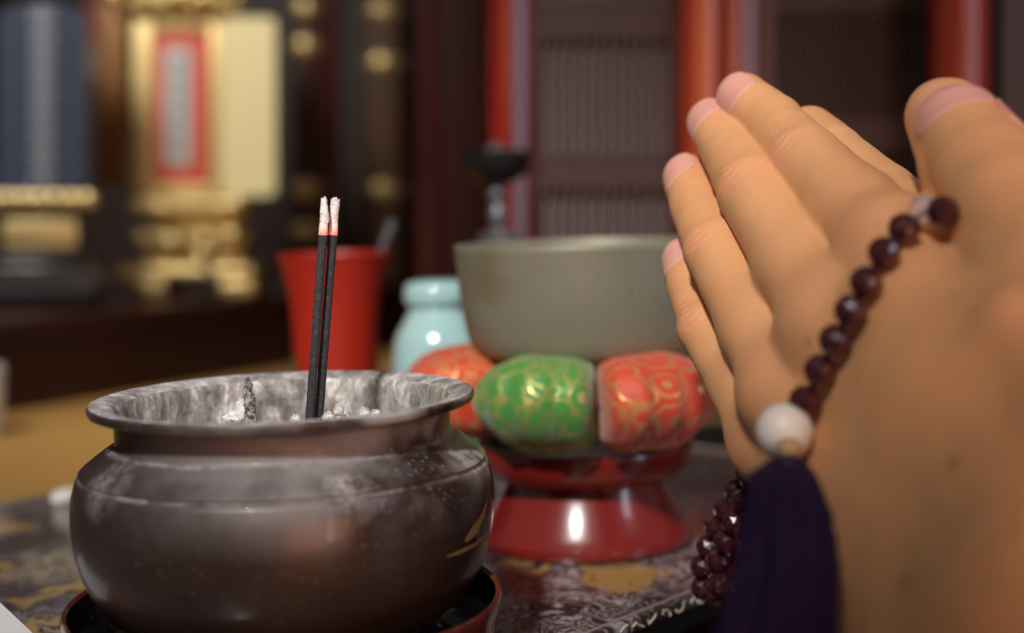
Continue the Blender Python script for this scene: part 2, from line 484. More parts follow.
t.b.inputs['Subsurface Weight'].default_value = 0.3
t.b.inputs['Subsurface Scale'].default_value = 0.002

# beads
m_bead = mat('amethyst_glass', (0.16, 0.035, 0.075), 0.19, 0, 0.3)
b = m_bead.node_tree.nodes['Principled BSDF']
b.inputs['Transmission Weight'].default_value = 0.7; b.inputs['IOR'].default_value = 1.5
b.inputs['Base Color'].default_value = (0.11, 0.020, 0.034, 1)
m_clear = mat('clear_crystal', (0.95, 0.85, 0.84), 0.04)
b = m_clear.node_tree.nodes['Principled BSDF']
b.inputs['Transmission Weight'].default_value = 0.7
m_mother = mat('white_stone_bead', (0.74, 0.70, 0.65), 0.4)
m_mother.node_tree.nodes['Principled BSDF'].inputs['Subsurface Weight'].default_value = 0.2
m_mother.node_tree.nodes['Principled BSDF'].inputs['Subsurface Scale'].default_value = 0.002
m_tan = mat('tan_knot', (0.42, 0.26, 0.12), 0.6)
m_thread = mat('purple_thread', (0.014, 0.008, 0.045), 0.55)
t = NT(m_thread); v = t.coord((900, 900, 4)); nn = t.noise(1.0, 2, 0.5, v)
t.base(t.mix(nn, (0.004, 0.003, 0.014), (0.022, 0.006, 0.045)))
m_thread.node_tree.nodes['Principled BSDF'].inputs['Sheen Weight'].default_value = 0.0
m_thread.node_tree.nodes['Principled BSDF'].inputs['Specular IOR Level'].default_value = 0.2

#@@SETTING
# ------------------------------------------------------------------ the setting
def struct(o):
    o['kind'] = 'structure'; return o

struct(MB().box(-2.0, 1.2, 0.05, 1.35, -0.035, -0.022).build('floor', m_darkwood, smooth=False))
struct(MB().box(-2.0, 1.2, 1.30, 1.34, -0.022, 0.9).build('wall_back', m_darkwood, smooth=False))
# stepped plinth the tablets stand on; its face runs askew
P0 = Vector((-0.282, 0.783)); PD = Vector((0.131, 0.232)).normalized(); PN = Vector((-PD.y, PD.x))
def pl(a, b): q = P0 + PD * a + PN * b; return (q.x, q.y)
STEP_Z = 0.031
def slab(z0, z1, a0, a1, b0, b1):
    q = [pl(a0, b0), pl(a1, b0), pl(a1, b1), pl(a0, b1)]
    vs = [(*p, z0) for p in q] + [(*p, z1) for p in q]
    return vs, [(3, 2, 1, 0), (4, 5, 6, 7), (0, 1, 5, 4), (1, 2, 6, 5), (2, 3, 7, 6), (3, 0, 4, 7)]
stp = MB()
stp.add(*slab(-0.0199, STEP_Z - 0.010, -0.5, 0.42, 0.006, 0.60))
stp.add(*slab(STEP_Z - 0.010, STEP_Z, -0.5, 0.425, 0.0, 0.60))
stp.add(*slab(-0.0199, -0.012, -0.5, 0.423, 0.001, 0.02))
tag(stp.build('altar_step', m_maroon, smooth=False), 'dark maroon lacquered step that both memorial tablets stand on', 'altar step')
cl = MB().box(-1.6, -0.045, 0.36, 1.28, -0.0219, -0.0200).build('cloth', m_ochre, smooth=False)
tag(cl, 'ochre yellow cloth lying on the lower shelf behind the incense burner', 'cloth')

# posts in the deep part of the altar
def post(name, x0, x1, y, m, z1=0.75, depth=0.03, fit=None, bev=0.003):
    a = (x0 - 512) / FPX * y; b = (x1 - 512) / FPX * y
    mb = MB().box(a, b, y, y + depth, -0.022, z1, bev)
    o = mb.build(name, m); struct(o)
    if fit:
        for yy in fit:
            z = H - (yy - 197) / FPX * y
            f = MB()
            f.lathe([((b - a) * 0.56, z - 0.008), ((b - a) * 0.66, z - 0.004), ((b - a) * 0.70, z), ((b - a) * 0.66, z + 0.004), ((b - a) * 0.56, z + 0.008)], 24,
                    M=Matrix.Translation(((a + b) / 2, y + depth / 2, 0)))
            f.build('gilt_collar', m_gold, o)
    return o
trim_n = [0]
def trim(x0, x1, y, m, **k):
    trim_n[0] += 1
    return post('trim_%d' % trim_n[0], x0, x1, y, m, **k)
trim(292, 318, 1.12, m_maroon, fit=(8, 46, 190, 232), depth=0.02)
trim(318, 337, 1.13, m_darkred)
trim(365, 400, 1.14, m_brownpost, fit=(10, 62, 190))
trim(417, 438, 1.10, m_darkred)
trim(438, 492, 1.06, mat('deep_red_brown_lacquer', (0.040, 0.006, 0.004), 0.55, 0, 0.0, 0.3))

# folding doors standing in front on the right
DY = 0.66
trim(490, 513, DY, m_redpost, bev=0.0015)
trim(512.5, 527, DY - 0.001, m_sheenstrip, bev=0.0015, depth=0.012)  # added strip in place of window light mirrored on the post
def door(n, x0, x1, y, bars_z, silk, lat, pitch=10.0, frame=(8, 6)):
    X0 = (x0 - 512) / FPX * y; X1 = (x1 - 512) / FPX * y
    mb = MB()
    fw = frame[0] / FPX * y; fw2 = frame[1] / FPX * y
    mb.box(X0, X0 + fw, y, y + 0.014, -0.022, 0.62, 0.001)
    mb.box(X1 - fw2, X1, y, y + 0.014, -0.022, 0.62, 0.001)
    mb.box(X0, X1, y + 0.001, y + 0.013, -0.022, 0.0, 0.001)
    o = mb.build('door_%d' % n, m_maroon if n > 1 else m_darkred); struct(o)
    la = MB(); p = pitch / FPX * y
    x = X0 + fw + p * 0.5
    while x < X1 - fw2:
        la.box(x - p * 0.20, x + p * 0.20, y + 0.004, y + 0.009, 0.0, 0.60)
        x += p
    for (za, zb) in bars_z:
        for z in (za, zb):
            la.box(X0 + fw, X1 - fw2, y + 0.003, y + 0.010, z - 0.0014, z + 0.0014)
        k = 0
        x = X0 + fw + p
        while x < X1 - fw2:       # short uprights that close the band
            la.box(x - p * 0.22, x + p * 0.22, y + 0.003, y + 0.010, za, zb)
            x += p
    la.build('lattice', lat, o, smooth=False)
    MB().box(X0 + fw, X1 - fw2, y + 0.011, y + 0.0125, 0.0, 0.60).build('silk_backing', silk, o, smooth=False)
    return o
zz = lambda yy, y: H - (yy - 197) / FPX * y
door(1, 527, 683, DY, [(zz(186, DY), zz(157, DY)), (zz(34, DY), zz(6, DY)), (zz(360, DY), zz(330, DY)), (0.30, 0.315)], m_silk, m_lattice, 10.0, (9, 11))
trim(683, 721, DY - 0.01, m_orangepost, bev=0.0035, depth=0.02)
trim(721, 743, DY, m_redpost, bev=0.001)
trim(742.5, 757, DY - 0.001, m_sheenstrip, bev=0.0015, depth=0.012)  # second strip coloured as mirrored window light
door(2, 757, 938, DY, [(zz(146, DY), zz(120, DY)), (zz(8, DY), zz(-22, DY)), (0.30, 0.315)], m_silkshade, m_lattice, 7.5, (18, 8))
# black rail added so the door foot and its table reflection stay dark
struct(MB().box(0.028, 0.62, 0.59, 0.60, -0.022, 0.030, 0.001).build('trim_21', m_plainblack))
# round red pillar at the far right
px0, px1 = (938 - 512) / FPX * 0.62, (998 - 512) / FPX * 0.62
pr = (px1 - px0) / 2
o = MB().lathe([(pr, -0.022), (pr, 0.62)], 48, M=Matrix.Translation(((px0 + px1) / 2, 0.62 + pr, 0))).build('trim_20', m_orangepost); struct(o)
struct(MB().box((998 - 512) / FPX * 0.66, 0.62, 0.655, 0.67, -0.022, 0.62).build('wall_right', m_darkwood, smooth=False))

#@@TABLE
# ------------------------------------------------------------------ altar table
U = Vector((0.6607, 0.7507)); N = Vector((0.7507, -0.6607))
def tp(u, n, z=0.0): q = U * u + N * n; return Vector((q.x, q.y, z))
U0, U1, N0, N1 = 0.0, 0.47, -0.455, -0.1995
tab = thing('altar_table', 'small black lacquer altar table inlaid with silver waves and gold flowers', 'table', (0, 0, 0), tilt=True)
tb = MB()
def tbox(mb, u0, u1, n0, n1, z0, z1, bev=0.0):
    M = Matrix(((U.x, N.x, 0, 0), (U.y, N.y, 0, 0), (0, 0, 1, 0), (0, 0, 0, 1)))
    return mb.box(u0, u1, n0, n1, z0, z1, bev, M=M)
tbox(tb, U0, U1, N0, N1, -0.0035, 0.0, 0.0009).build('table_top', m_table, tab)
tbox(MB(), U0 + 0.004, U1 - 0.004, N0 + 0.004, N1 - 0.004, -0.010, -0.0034).build('apron', m_plainblack, tab, smooth=False)
for (a, b2) in ((U0 + .01, N0 + .01), (U0 + .01, N1 - .024), (U1 - .024, N0 + .01), (U1 - .024, N1 - .024)):
    zf = -0.0219 + 0.0279 * tp(a + .007, b2 + .007).x * -1 - 0.0001
    tbox(MB(), a, a + 0.014, b2, b2 + 0.014, min(zf, -0.0125) + 0.0004, -0.0099, 0.001).build('leg', m_plainblack, tab)
# silver border line and cream scrolls along the rim
ln = MB()
for off in (0.0019,):
    tbox(ln, U0 + off, U1 - off, N1 - off - 0.0009, N1 - off, 0.0, 0.00012)
    tbox(ln, U0 + off, U1 - off, N0 + off, N0 + off + 0.0009, 0.0, 0.00012)
    tbox(ln, U1 - off - 0.0009, U1 - off, N0 + off, N1 - off, 0.0, 0.00012)
ln.build('border_line', m_silverline, tab, smooth=False)
sx = MB(); q = U0 + 0.01; k = 0
while q < U1 - 0.01:
    if 0.235 < q < 0.36 or k % 3:
        pts = []
        for i in range(9):
            a = i / 8
            pts.append(tp(q + 0.0042 * a + 0.0007 * math.sin(a * 9 + k), N1 + 0.00005, -0.0018 + 0.0010 * math.sin(a * PI * 1.6 + (k % 2) * PI)))
        sx.tube(pts, 0.00022, 5)
    q += 0.0050 + 0.0022 * random.random(); k += 1
sx.build('scroll_inlay', m_inlay, tab)

#@@BURNER
# ------------------------------------------------------------------ lacquer tray and incense burner
BX, BY = -0.0468, 0.302
tr = MB()
TZ = 0.0003
tr.lathe([(0.030, TZ, 0), (0.0415, TZ, 0), (0.0432, TZ + 0.0018, 0), (0.0445, TZ + 0.0075, 0), (0.0456, TZ + 0.0140, 0), (0.0459, TZ + 0.0158, 0), (0.0455, TZ + 0.0167, 0),
          (0.0446, TZ + 0.0162, 1), (0.0440, TZ + 0.0120, 1), (0.0426, TZ + 0.0055, 1), (0.0400, TZ + 0.0034, 1), (0.0345, TZ + 0.0030, 1), (0.0338, TZ + 0.0066, 0), (0.0332, TZ + 0.0071, 0),
          (0.0325, TZ + 0.0066, 1), (0.0318, TZ + 0.0030, 1), (0.0010, TZ + 0.0030, 1)], 128)
tray = tr.build('lacquer_tray', None, None, mats=[m_tray, m_black])
tray.matrix_world = TILT @ Matrix.Translation((BX - 0.0008, BY, 0))
tag(tray, 'round oxblood lacquer tray with black inside under the incense burner', 'tray')

prof = [(0.0008, 0.0072), (0.018, 0.0072), (0.0250, 0.0090), (0.0318, 0.0126), (0.0370, 0.0170), (0.0410, 0.0225), (0.0433, 0.0290), (0.0441, 0.0355), (0.0439, 0.0405), (0.0430, 0.0442)]
pr_ = smooth_prof(prof, 5)
body = [(r, z, 0) for r, z in pr_]
body += [(0.0427, 0.0446, 0), (0.0423, 0.0448, 0), (0.0422, 0.0453, 0), (0.0424, 0.0457, 0), (0.0419, 0.0462, 0), (0.0405, 0.0473, 0), (0.0389, 0.0485, 0), (0.0375, 0.0495, 0), (0.0366, 0.0501, 0),
         (0.0360, 0.0503, 0), (0.0355, 0.0507, 0), (0.0351, 0.0511, 0), (0.0350, 0.0515, 0), (0.0350, 0.0545, 0), (0.0352, 0.0558, 0), (0.0360, 0.0564, 0),
         (0.0391, 0.0571, 0), (0.0400, 0.0575, 0), (0.0404, 0.0582, 0), (0.0404, 0.0589, 0), (0.0400, 0.0594, 1), (0.0392, 0.0596, 1), (0.0375, 0.0593, 1), (0.0357, 0.0588, 1), (0.0350, 0.0583, 2), (0.0345, 0.0572, 2),
         (0.0344, 0.0540, 2), (0.0345, 0.0500, 2), (0.0350, 0.0450, 2), (0.0360, 0.0420, 2), (0.0340, 0.0400, 2), (0.0005, 0.0400, 2)]
bn = thing('incense_burner', 'round brown bronze incense burner with flaring dusty rim', 'incense burner', (BX, BY, 0), tilt=True)
MB().lathe(body, 192).build('bowl', None, bn, mats=[m_bronze, m_lip, m_crust])
for k in range(3):
    a = R(100 + 120 * k)
    MB().lathe([(0.0032, 0.0034), (0.0040, 0.0042), (0.0036, 0.0064), (0.0046, 0.0098)], 20, M=Matrix.Translation((0.024 * math.cos(a), 0.024 * math.sin(a), 0))).build('foot', m_bronze, bn)
# gilt leaf painted on the right flank, found on the body by walking the sight line
MBUR = TILT @ Matrix.Translation((BX, BY, 0)); MBI = MBUR.inverted()
outer = [(r, z) for r, z, _ in body[:60] if z < 0.0443]
def rad_at(z):
    for (r0, z0), (r1, z1) in zip(outer, outer[1:]):
        if z0 <= z <= z1: return r0 + (r1 - r0) * (z - z0) / max(z1 - z0, 1e-9)
    return 0.04
def burner_hit(x, y):
    d = 0.25
    while d < 0.33:
        p = MBI @ ray(x, y, d)
        if 0.0075 < p.z < 0.0442 and math.hypot(p.x, p.y) < rad_at(p.z) + 0.00012: return p
        d += 0.00005
    return None
def on_body(x, y, lift=0.0):
    for k in range(25):
        p = burner_hit(x - k, y)
        if p: return p
cr = MB()
def stroke(pts, w):
    P = []
    for i in range(len(pts) - 1):
        for s in range(6):
            a = s / 6
            P.append((pts[i][0] * (1 - a) + pts[i + 1][0] * a, pts[i][1] * (1 - a) + pts[i + 1][1] * a))
    P.append(pts[-1])
    L = [on_body(*p) for p in P]
    L = [p for p in L if p]
    n = len(L)
    vs = []
    for i, p in enumerate(L):
        tdir = (L[min(i + 1, n - 1)] - L[max(i - 1, 0)]).normalized()
        nr = Vector((p.x, p.y, 0)).normalized()
        sd = tdir.cross(nr).normalized()
        ww = w[0] + (w[1] - w[0]) * i / n
        ww *= min(1.0, 0.25 + 3.0 * i / n, 0.25 + 3.0 * (n - 1 - i) / n)
        for s in (-1, 1):
            q = p + sd * ww * s
            rr = rad_at(q.z) + 0.00016
            h = Vector((q.x, q.y, 0)).normalized() * rr
            vs.append((h.x, h.y, q.z))
    cr.add(vs, [(2 * i, 2 * i + 1, 2 * i + 3, 2 * i + 2) for i in range(n - 1)])
stroke([(487, 500), (483, 515), (477, 527), (465, 541)], (0.0006, 0.0016))
stroke([(446, 557), (462, 551), (476, 544), (486, 533)], (0.0004, 0.0005))
stroke([(478, 527), (478, 540)], (0.0003, 0.0003))
m_leaf = mat('gilt_paint', (0.42, 0.29, 0.15), 0.4, 0.35)
cr.build('gilt_leaf', m_leaf, bn)

# ash bed, heaped and rough
ash = MB(); n = 72; vs = []; fs = []
for i in range(n + 1):
    for j in range(n + 1):
        x = -0.0350 + 0.07 * i / n; y = -0.035 + 0.07 * j / n
        rr = math.hypot(x, y)
        s = min(1.0, 0.0343 / rr) if rr > 1e-6 else 1
        x *= s; y *= s
        h = 0.0459 + 0.0011 * mnoise.noise(Vector((x * 130, y * 130, 1.7))) + 0.0007 * mnoise.noise(Vector((x * 420, y * 420, 3.1)))
        h += 0.0010 * max(0, rr - 0.024) / 0.01
        vs.append((x, y, h))
for i in range(n):
    for j in range(n):
        a = i * (n + 1) + j
        fs.append((a, a + n + 1, a + n + 2, a + 1))
ash.add(vs, fs)
ao = ash.build('ash', m_ash)
ao.matrix_world = MBUR
tag(ao, 'grey white ash bed filling the incense burner', 'ash', kind='stuff')

# crumbs and broken stub in the ash
def lump(name, x, y, d, r, sc3, m, label, cat, group=None, seed=0):
    mb = MB(); mb.ball((0, 0, 0), 1.0, 14)
    vs = []
    for v in mb.v:
        k = 1 + 0.35 * mnoise.noise(v * 1.6 + Vector((seed, 0, 0))) + 0.18 * mnoise.noise(v * 4.5 + Vector((0, seed, 0)))
        vs.append(Vector((v.x * r * sc3[0] * k, v.y * r * sc3[1] * k, v.z * r * sc3[2] * k)))
    mb.v = vs
    o = mb.build(name, m); o.location = ray(x, y, d)
    tag(o, label, cat, group)
    return o
lump('ash_lump', 242, 411, 0.302, 0.0022, (0.9, 0.8, 1.15), m_tipash, 'pointed white ash lump leaning against the broken incense stub', 'ash lump', seed=3)
lump('ash_lump', 236, 417, 0.302, 0.0018, (1.3, 0.8, 0.7), m_tipash, 'low white ash lump at the left foot of the pointed one', 'ash lump', seed=5)
for i, (x, y, r, lb) in enumerate([(339, 410, 0.0013, 'tiny ash crumb upright just right of the incense sticks'), (343, 415, 0.0019, 'ash crumb lying under the tiny upright crumb'), (364, 413, 0.0017, 'grey ash crumb midway between sticks and right rim'),
                               (376, 414, 0.0015, 'pale ash crumb nearest the right rim inside the burner'), (328, 417, 0.0016, 'tan ash crumb touching the right side of the stick bases'), (296, 419, 0.0014, 'ash crumb just left of the incense stick bases')]):
    lump('ash_crumb', x, y, 0.300 + 0.004 * (i % 2), r * 0.8, (1.0, 0.8, 0.9 if i else 1.4), m_ash, lb, 'ash crumb', seed=11 + i)
m_heap = mat('spilt_white_ash', (0.62, 0.58, 0.54), 0.9)
hp = MB().ball((0, 0, 0), 1.0, 16)
hp.v = [Vector((v.x * 0.0052 * (1 + 0.3 * mnoise.noise(v * 2)), v.y * 0.0075 * (1 + 0.3 * mnoise.noise(v * 2.3)), max(0, v.z) * 0.0030 * (1 + 0.4 * mnoise.noise(v * 3)))) for v in hp.v]
ho = hp.build('ash_heap', m_heap)
ho.matrix_world = TILT @ Matrix.Translation((-0.1545, 0.493, 0.0001))
tag(ho, 'little heap of spilt pale ash near the far left edge of the table', 'ash heap')
st = MB()
pp = [ray(251, 424, .301), ray(250, 412, .301), ray(249.5, 400, .301), ray(247, 391, .3012), ray(249, 384, .3012), ray(246.5, 378, .3012)]
m_char = mat('grey_burnt_stub', (0.13, 0.125, 0.12), 0.95)
tt = NT(m_char); tt.base(tt.ramp(tt.noise(900, 5, 0.7), [(0.42, (0.05, 0.047, 0.045)), (0.6, (0.42, 0.40, 0.38))]))
so = st.tube(pp, [0.0014, 0.0013, 0.0011, 0.0009, 0.0008, 0.0005], 10).build('incense_stub', m_char)
bmx = bmesh.new(); bmx.from_mesh(so.data); bmesh.ops.subdivide_edges(bmx, edges=bmx.edges[:], cuts=2); 
for vv in bmx.verts: vv.co += Vector((1, 1, 1)) * 0.00035 * mnoise.noise(vv.co * 1400)
bmx.to_mesh(so.data); bmx.free()
tag(so, 'short burnt grey incense stub standing crooked in the ash', 'incense stub')

# two lit incense sticks
def incense(x0, x1, xa, d, label, seed):
    a = ray(x0, 428, d); b_ = ray(x1, 235, d); dirv = (b_ - a).normalized(); c = b_ + dirv * 0.0026
    e = ray(xa, 199, d)
    o = thing('incense_stick', label, 'incense stick', tuple(a), group='lit incense sticks')
    def loc(p): return p - a
    mb = MB(); k = 24
    mb.tube([loc(a.lerp(b_, i / k)) for i in range(k + 1)], 0.00097, 20); mb.build('stick', m_stick, o)
    MB().tube([loc(b_), loc(b_ + dirv * 0.0008), loc(b_ + dirv * 0.0018), loc(c)], [0.00097, 0.00096, 0.00093, 0.00088], 20).build('ember', m_ember, o)
    tip = MB(); k = 14; pts = []; rr = []
    for i in range(k + 1):
        s = i / k; p = c.lerp(e, s)
        p = p + Vector((0.00010 * math.sin(s * 4 + seed), 0, 0))
        pts.append(loc(p)); rr.append(0.00096 * (1 - (0.40 if seed == 1 else -0.02) * s * s))
    tip.tube(pts, rr, 18)
    to = tip.build('ash_tip', m_tipash, o)
    bmx = bmesh.new(); bmx.from_mesh(to.data)
    bmesh.ops.subdivide_edges(bmx, edges=bmx.edges[:], cuts=1)
    top = max(v.co.z for v in bmx.verts)
    for v in bmx.verts:
        v.co += Vector((1, 0.6, 0.2)) * 0.00013 * mnoise.noise(v.co * 1300 + Vector((seed, 0, 0)))
        if v.co.z > top - 0.0008: v.co.z += 0.0012 * mnoise.noise(v.co * 2200 + Vector((0, seed, 0)))
    bmx.to_mesh(to.data); bmx.free()
    return o
incense(309, 323, 324.5, 0.3010, 'charcoal black incense stick with ragged narrow ash tip, left of the pair', 1)
incense(318, 333, 335, 0.3035, 'charcoal black incense stick with broader square ash tip, right of the pair', 4)

#@@BELL
# ------------------------------------------------------------------ bell on cushions on red stand
SX, SY = 0.0222, 0.4137
sd = MB()
sp_ = smooth_prof([(0.0298, 0.0040), (0.0282, 0.0062), (0.0255, 0.0110), (0.0234, 0.0155), (0.0222, 0.0188)], 5)
sp2 = smooth_prof([(0.0224, 0.0190), (0.0268, 0.0200), (0.0298, 0.0226), (0.0310, 0.0268), (0.0309, 0.0288)], 5)
pf = [(0.001, 0.0002), (0.0286, 0.0002), (0.0300, 0.0008), (0.0304, 0.0022), (0.0303, 0.0034)] + sp_ + sp2 + [(0.0301, 0.0291), (0.0294, 0.0284), (0.0270, 0.0262), (0.0200, 0.0240), (0.0008, 0.0236)]
so = sd.lathe(pf, 128).build('bowl_stand', m_redlac)
so.matrix_world = TILT @ Matrix.Translation((SX - 0.0008, SY, 0)) @ Matrix.Diagonal((1.025, 1.025, 1, 1))
tag(so, 'red lacquer waisted stand carrying the brocade cushion', 'stand')

cu = thing('bowl_cushion', 'ring of green and orange gold brocade puffs under the singing bowl', 'cushion', (SX + 0.0018, SY, 0.0438), tilt=True)
cm = {0: m_brg, 1: m_bro, 2: m_bry, 3: m_bro, 4: m_brg, 5: m_bro}
names = {0: 'green_puff', 1: 'orange_puff', 2: 'yellow_green_puff', 3: 'orange_puff', 4: 'green_puff', 5: 'orange_puff'}
for k in range(6):
    ang = R(-120 + 60 * k)
    na, nb = 56, 40
    vs = []; fs = []
    RC = 0.0300; hw = 0.0176; hr = 0.0168; hz = 0.0138
    if k in (2, 5): RC = 0.0335; hr = 0.0190
    zup = 0.0016 if k == 2 else 0.0
    for i in range(na + 1):
        u_ = -1 + 2 * i / na          # along the ring
        full = (1 - abs(u_) ** 7) ** 0.30
        taper = (1 - abs(u_) ** 1.9) ** 0.62
        w_ = {0: 1.0 if u_ < 0 else 0.0, 1: 1.0 if u_ > 0 else 0.0}.get(k, 0.4)
        prof_ = full * (1 - w_) + taper * w_
        for j in range(nb):
            w = 2 * PI * j / nb
            cx, cz = math.cos(w), math.sin(w)
            pe = 0.82
            rx = math.copysign(abs(cx) ** pe, cx); rz_ = math.copysign(abs(cz) ** pe, cz)
            # gathers running to the pinch on the outer side
            pinch = 1.0 - 0.055 * max(0, cx) ** 2 * (0.5 + 0.5 * math.cos(5 * PI * u_)) 
            fold = 0.025 * mnoise.noise(Vector((u_ * 3 + k * 5, w * 1.5, k))) + 0.02 * mnoise.noise(Vector((u_ * 9 + k * 5, math.cos(w) * 4, k)))
            rr = (prof_ * pinch + fold * prof_)
            xo = RC + hr * rx * rr * (1.0 + 0.12 * (1 - u_ * u_) * (cx > 0))
            zo = hz * rz_ * rr * (1 - 0.10 * abs(u_))
            # sag: bottom drawn outwards
            xo -= 0.0040 * max(0, -cz) * max(0, cx + 0.2)
            scl = xo / RC
            yo = hw * u_ * (0.45 + 0.55 * scl)
            lim = math.tan(R(29.4)) * xo
            yo = max(-lim, min(lim, yo))
            if zo < -0.0136: zo = -0.0136
            vs.append((xo * math.cos(ang) - yo * math.sin(ang), xo * math.sin(ang) + yo * math.cos(ang), zo + zup))
    for i in range(na):
        for j in range(nb):
            j2 = (j + 1) % nb
            fs.append((i * nb + j, i * nb + j2, (i + 1) * nb + j2, (i + 1) * nb + j))
    mb = MB(); mb.add(vs, fs)
    o = mb.build(names[k], cm[k], cu, angle=80)
    if k in (0, 1):
        o['label'] = ('green brocade puff with gold leaves', 'orange brocade puff with gold scrolls')[k]
# flat gold scrolls woven on the right-hand orange puff are part of its brocade

bl = MB()
bp = [(0.001, 0.0530), (0.018, 0.0531), (0.0270, 0.0540), (0.0325, 0.0560), (0.0350, 0.0590), (0.0364, 0.0640), (0.0376, 0.0720), (0.0384, 0.0800), (0.0389, 0.0858)]
bp = smooth_prof(bp, 4) + [(0.0390, 0.0868), (0.0388, 0.0873), (0.0382, 0.0875), (0.0374, 0.0873), (0.0370, 0.0862), (0.0362, 0.0780), (0.0345, 0.0640), (0.0320, 0.0585), (0.0240, 0.0560), (0.0008, 0.0555)]
bo = bl.lathe(bp, 128).build('singing_bowl', m_bell)
bo.matrix_world = TILT @ Matrix.Translation((SX + 0.0024, SY, -0.0010))
tag(bo, 'grey green bronze singing bowl resting on the brocade cushion', 'singing bowl')

#@@VASES
vz = MB()
VX, VY = (334 - 512) / FPX * 0.535 + 0.0020, 0.535
vp = smooth_prof([(0.0170, 0.0), (0.0168, 0.006), (0.0160, 0.020), (0.0157, 0.035), (0.0160, 0.050), (0.0168, 0.062), (0.0185, 0.071), (0.0203, 0.0775), (0.0213, 0.0795)], 5)
vp = [(0.001, 0.0)] + vp + [(0.0214, 0.0802), (0.0207, 0.0806), (0.0200, 0.0775), (0.0160, 0.066), (0.0148, 0.050), (0.0145, 0.010), (0.0005, 0.008)]
vt = thing('flower_vase', 'vermilion lacquer vase with flaring mouth behind the incense sticks', 'vase', (VX, VY, 0.0002), tilt=True)
vz.lathe(vp, 96).build('vase_body', m_vase, vt)
lf = MB()
for (a0, z0, s) in ((R(205), 0.040, 1.0), (R(222), 0.034, 0.8), (R(196), 0.030, 0.9)):
    pts = []
    for (du, dz) in ((0, -3), (1.6, -1.5), (2.0, 0.6), (1.0, 2.6), (0, 3.6), (-1.0, 2.6), (-2.0, 0.6), (-1.6, -1.5)):
        a = a0 + du * s * 0.001 / 0.0158; r_ = 0.0163
        pts.append((r_ * math.cos(a), r_ * math.sin(a), z0 + dz * s * 0.001))
    lf.add(pts, [list(range(8))])
lf.build('painted_leaves', m_green, vt, smooth=False)
rod = MB().tube([ray(368, 290, .545), ray(380, 256, .545), ray(387, 236, .545), ray(393, 221, .545)], [0.0011, 0.0013, 0.0020, 0.0022], 12).build('incense_spoon', m_pewter)
tag(rod, 'thin dark metal handle leaning out of the vermilion vase', 'spoon')

cj = thing('celadon_jar', 'pale blue celadon jar with flat lid beside the singing bowl', 'jar', ((437 - 512) / FPX * 0.50 + 0.0018, 0.50, 0.0002), tilt=True)
cp = smooth_prof([(0.0100, 0.0), (0.0105, 0.004), (0.0135, 0.018), (0.0160, 0.032), (0.0166, 0.041), (0.0152, 0.051), (0.0118, 0.0575), (0.0100, 0.0605)], 5)
MB().lathe([(0.001, 0.0)] + cp + [(0.0098, 0.0625), (0.0008, 0.0625)], 80).build('jar_body', m_celadon, cj)
MB().lathe([(0.001, 0.0626)] + smooth_prof([(0.0106, 0.0626), (0.0116, 0.0640), (0.0117, 0.0670), (0.0110, 0.0698), (0.0085, 0.0712), (0.0040, 0.0718)], 4) + [(0.0005, 0.0719)], 64).build('lid', m_celadon, cj)

ck = thing('candle_stand', 'dark iron cup on a beaded pewter stem behind the singing bowl', 'candle stand', ((498 - 512) / FPX * 0.57 + 0.0026, 0.57, 0.0002), tilt=True)
MB().lathe([(0.001, 0), (0.0165, 0), (0.0170, 0.003), (0.0110, 0.010), (0.0050, 0.020), (0.0045, 0.040), (0.0060, 0.055), (0.0045, 0.068), (0.0040, 0.079), (0.0070, 0.0815), (0.0085, 0.0825), (0.0085, 0.0850), (0.0040, 0.0865), (0.0008, 0.0866)], 48).build('base', m_pewter, ck)
MB().lathe([(0.001, 0.0864), (0.0028, 0.0864), (0.0026, 0.0885), (0.0036, 0.0910), (0.0042, 0.0930), (0.0030, 0.0955), (0.0024, 0.0970), (0.0036, 0.0995), (0.0042, 0.1015), (0.0030, 0.1040), (0.0024, 0.1055), (0.0008, 0.1056)], 40).build('stem', m_pewter, ck)
MB().lathe([(0.001, 0.1050)] + smooth_prof([(0.0040, 0.1050), (0.0100, 0.1075), (0.0132, 0.1115), (0.0148, 0.1172)], 4) + [(0.0150, 0.1180), (0.0144, 0.1181), (0.0120, 0.1150), (0.0070, 0.1120), (0.0008, 0.1105)], 48).build('cup', m_iron, ck)
MB().lathe([(0.001, 0.1100), (0.0028, 0.1110), (0.0060, 0.1180), (0.0040, 0.1195), (0.0012, 0.1215), (0.0004, 0.1225)], 32).build('cone_insert', m_pewter, ck)

# small white cup far left, white card box in the corner
wc = MB().lathe([(0.001, 0.0), (0.010, 0.0), (0.0112, 0.002), (0.0122, 0.015), (0.0126, 0.034), (0.0118, 0.0342), (0.0112, 0.015), (0.009, 0.004), (0.0005, 0.0035)], 48).build('cup', m_white)
wc.location = ((3 - 512) / FPX * 0.72 - 0.0126, 0.72, -0.0199)
tag(wc, 'white porcelain cup standing on the ochre cloth at its left', 'cup')
bxo = thing('paper_box', 'white card box with dark red edge lying beside the lacquer tray', 'box', (0, 0, 0), tilt=True)
e0 = ray(-1, 603, 0.3285); e1 = ray(29, 634, 0.3060)
ed = Vector((e1.x - e0.x, e1.y - e0.y)).normalized(); en = Vector((-ed.y, ed.x)); en = en if en.x < 0 else -en
def bxp(a, b2, z): return (e0.x + ed.x * a + en.x * b2, e0.y + ed.y * a + en.y * b2, z)
def slab2(a0, a1, b0, b1, z0, z1, ins=0):
    q = [(a0, b0), (a1, b0), (a1, b1), (a0, b1)]
    return [bxp(a, b2, z0) for a, b2 in q] + [bxp(a, b2, z1) for a, b2 in q], [(3, 2, 1, 0), (4, 5, 6, 7), (0, 1, 5, 4), (1, 2, 6, 5), (2, 3, 7, 6), (3, 0, 4, 7)]
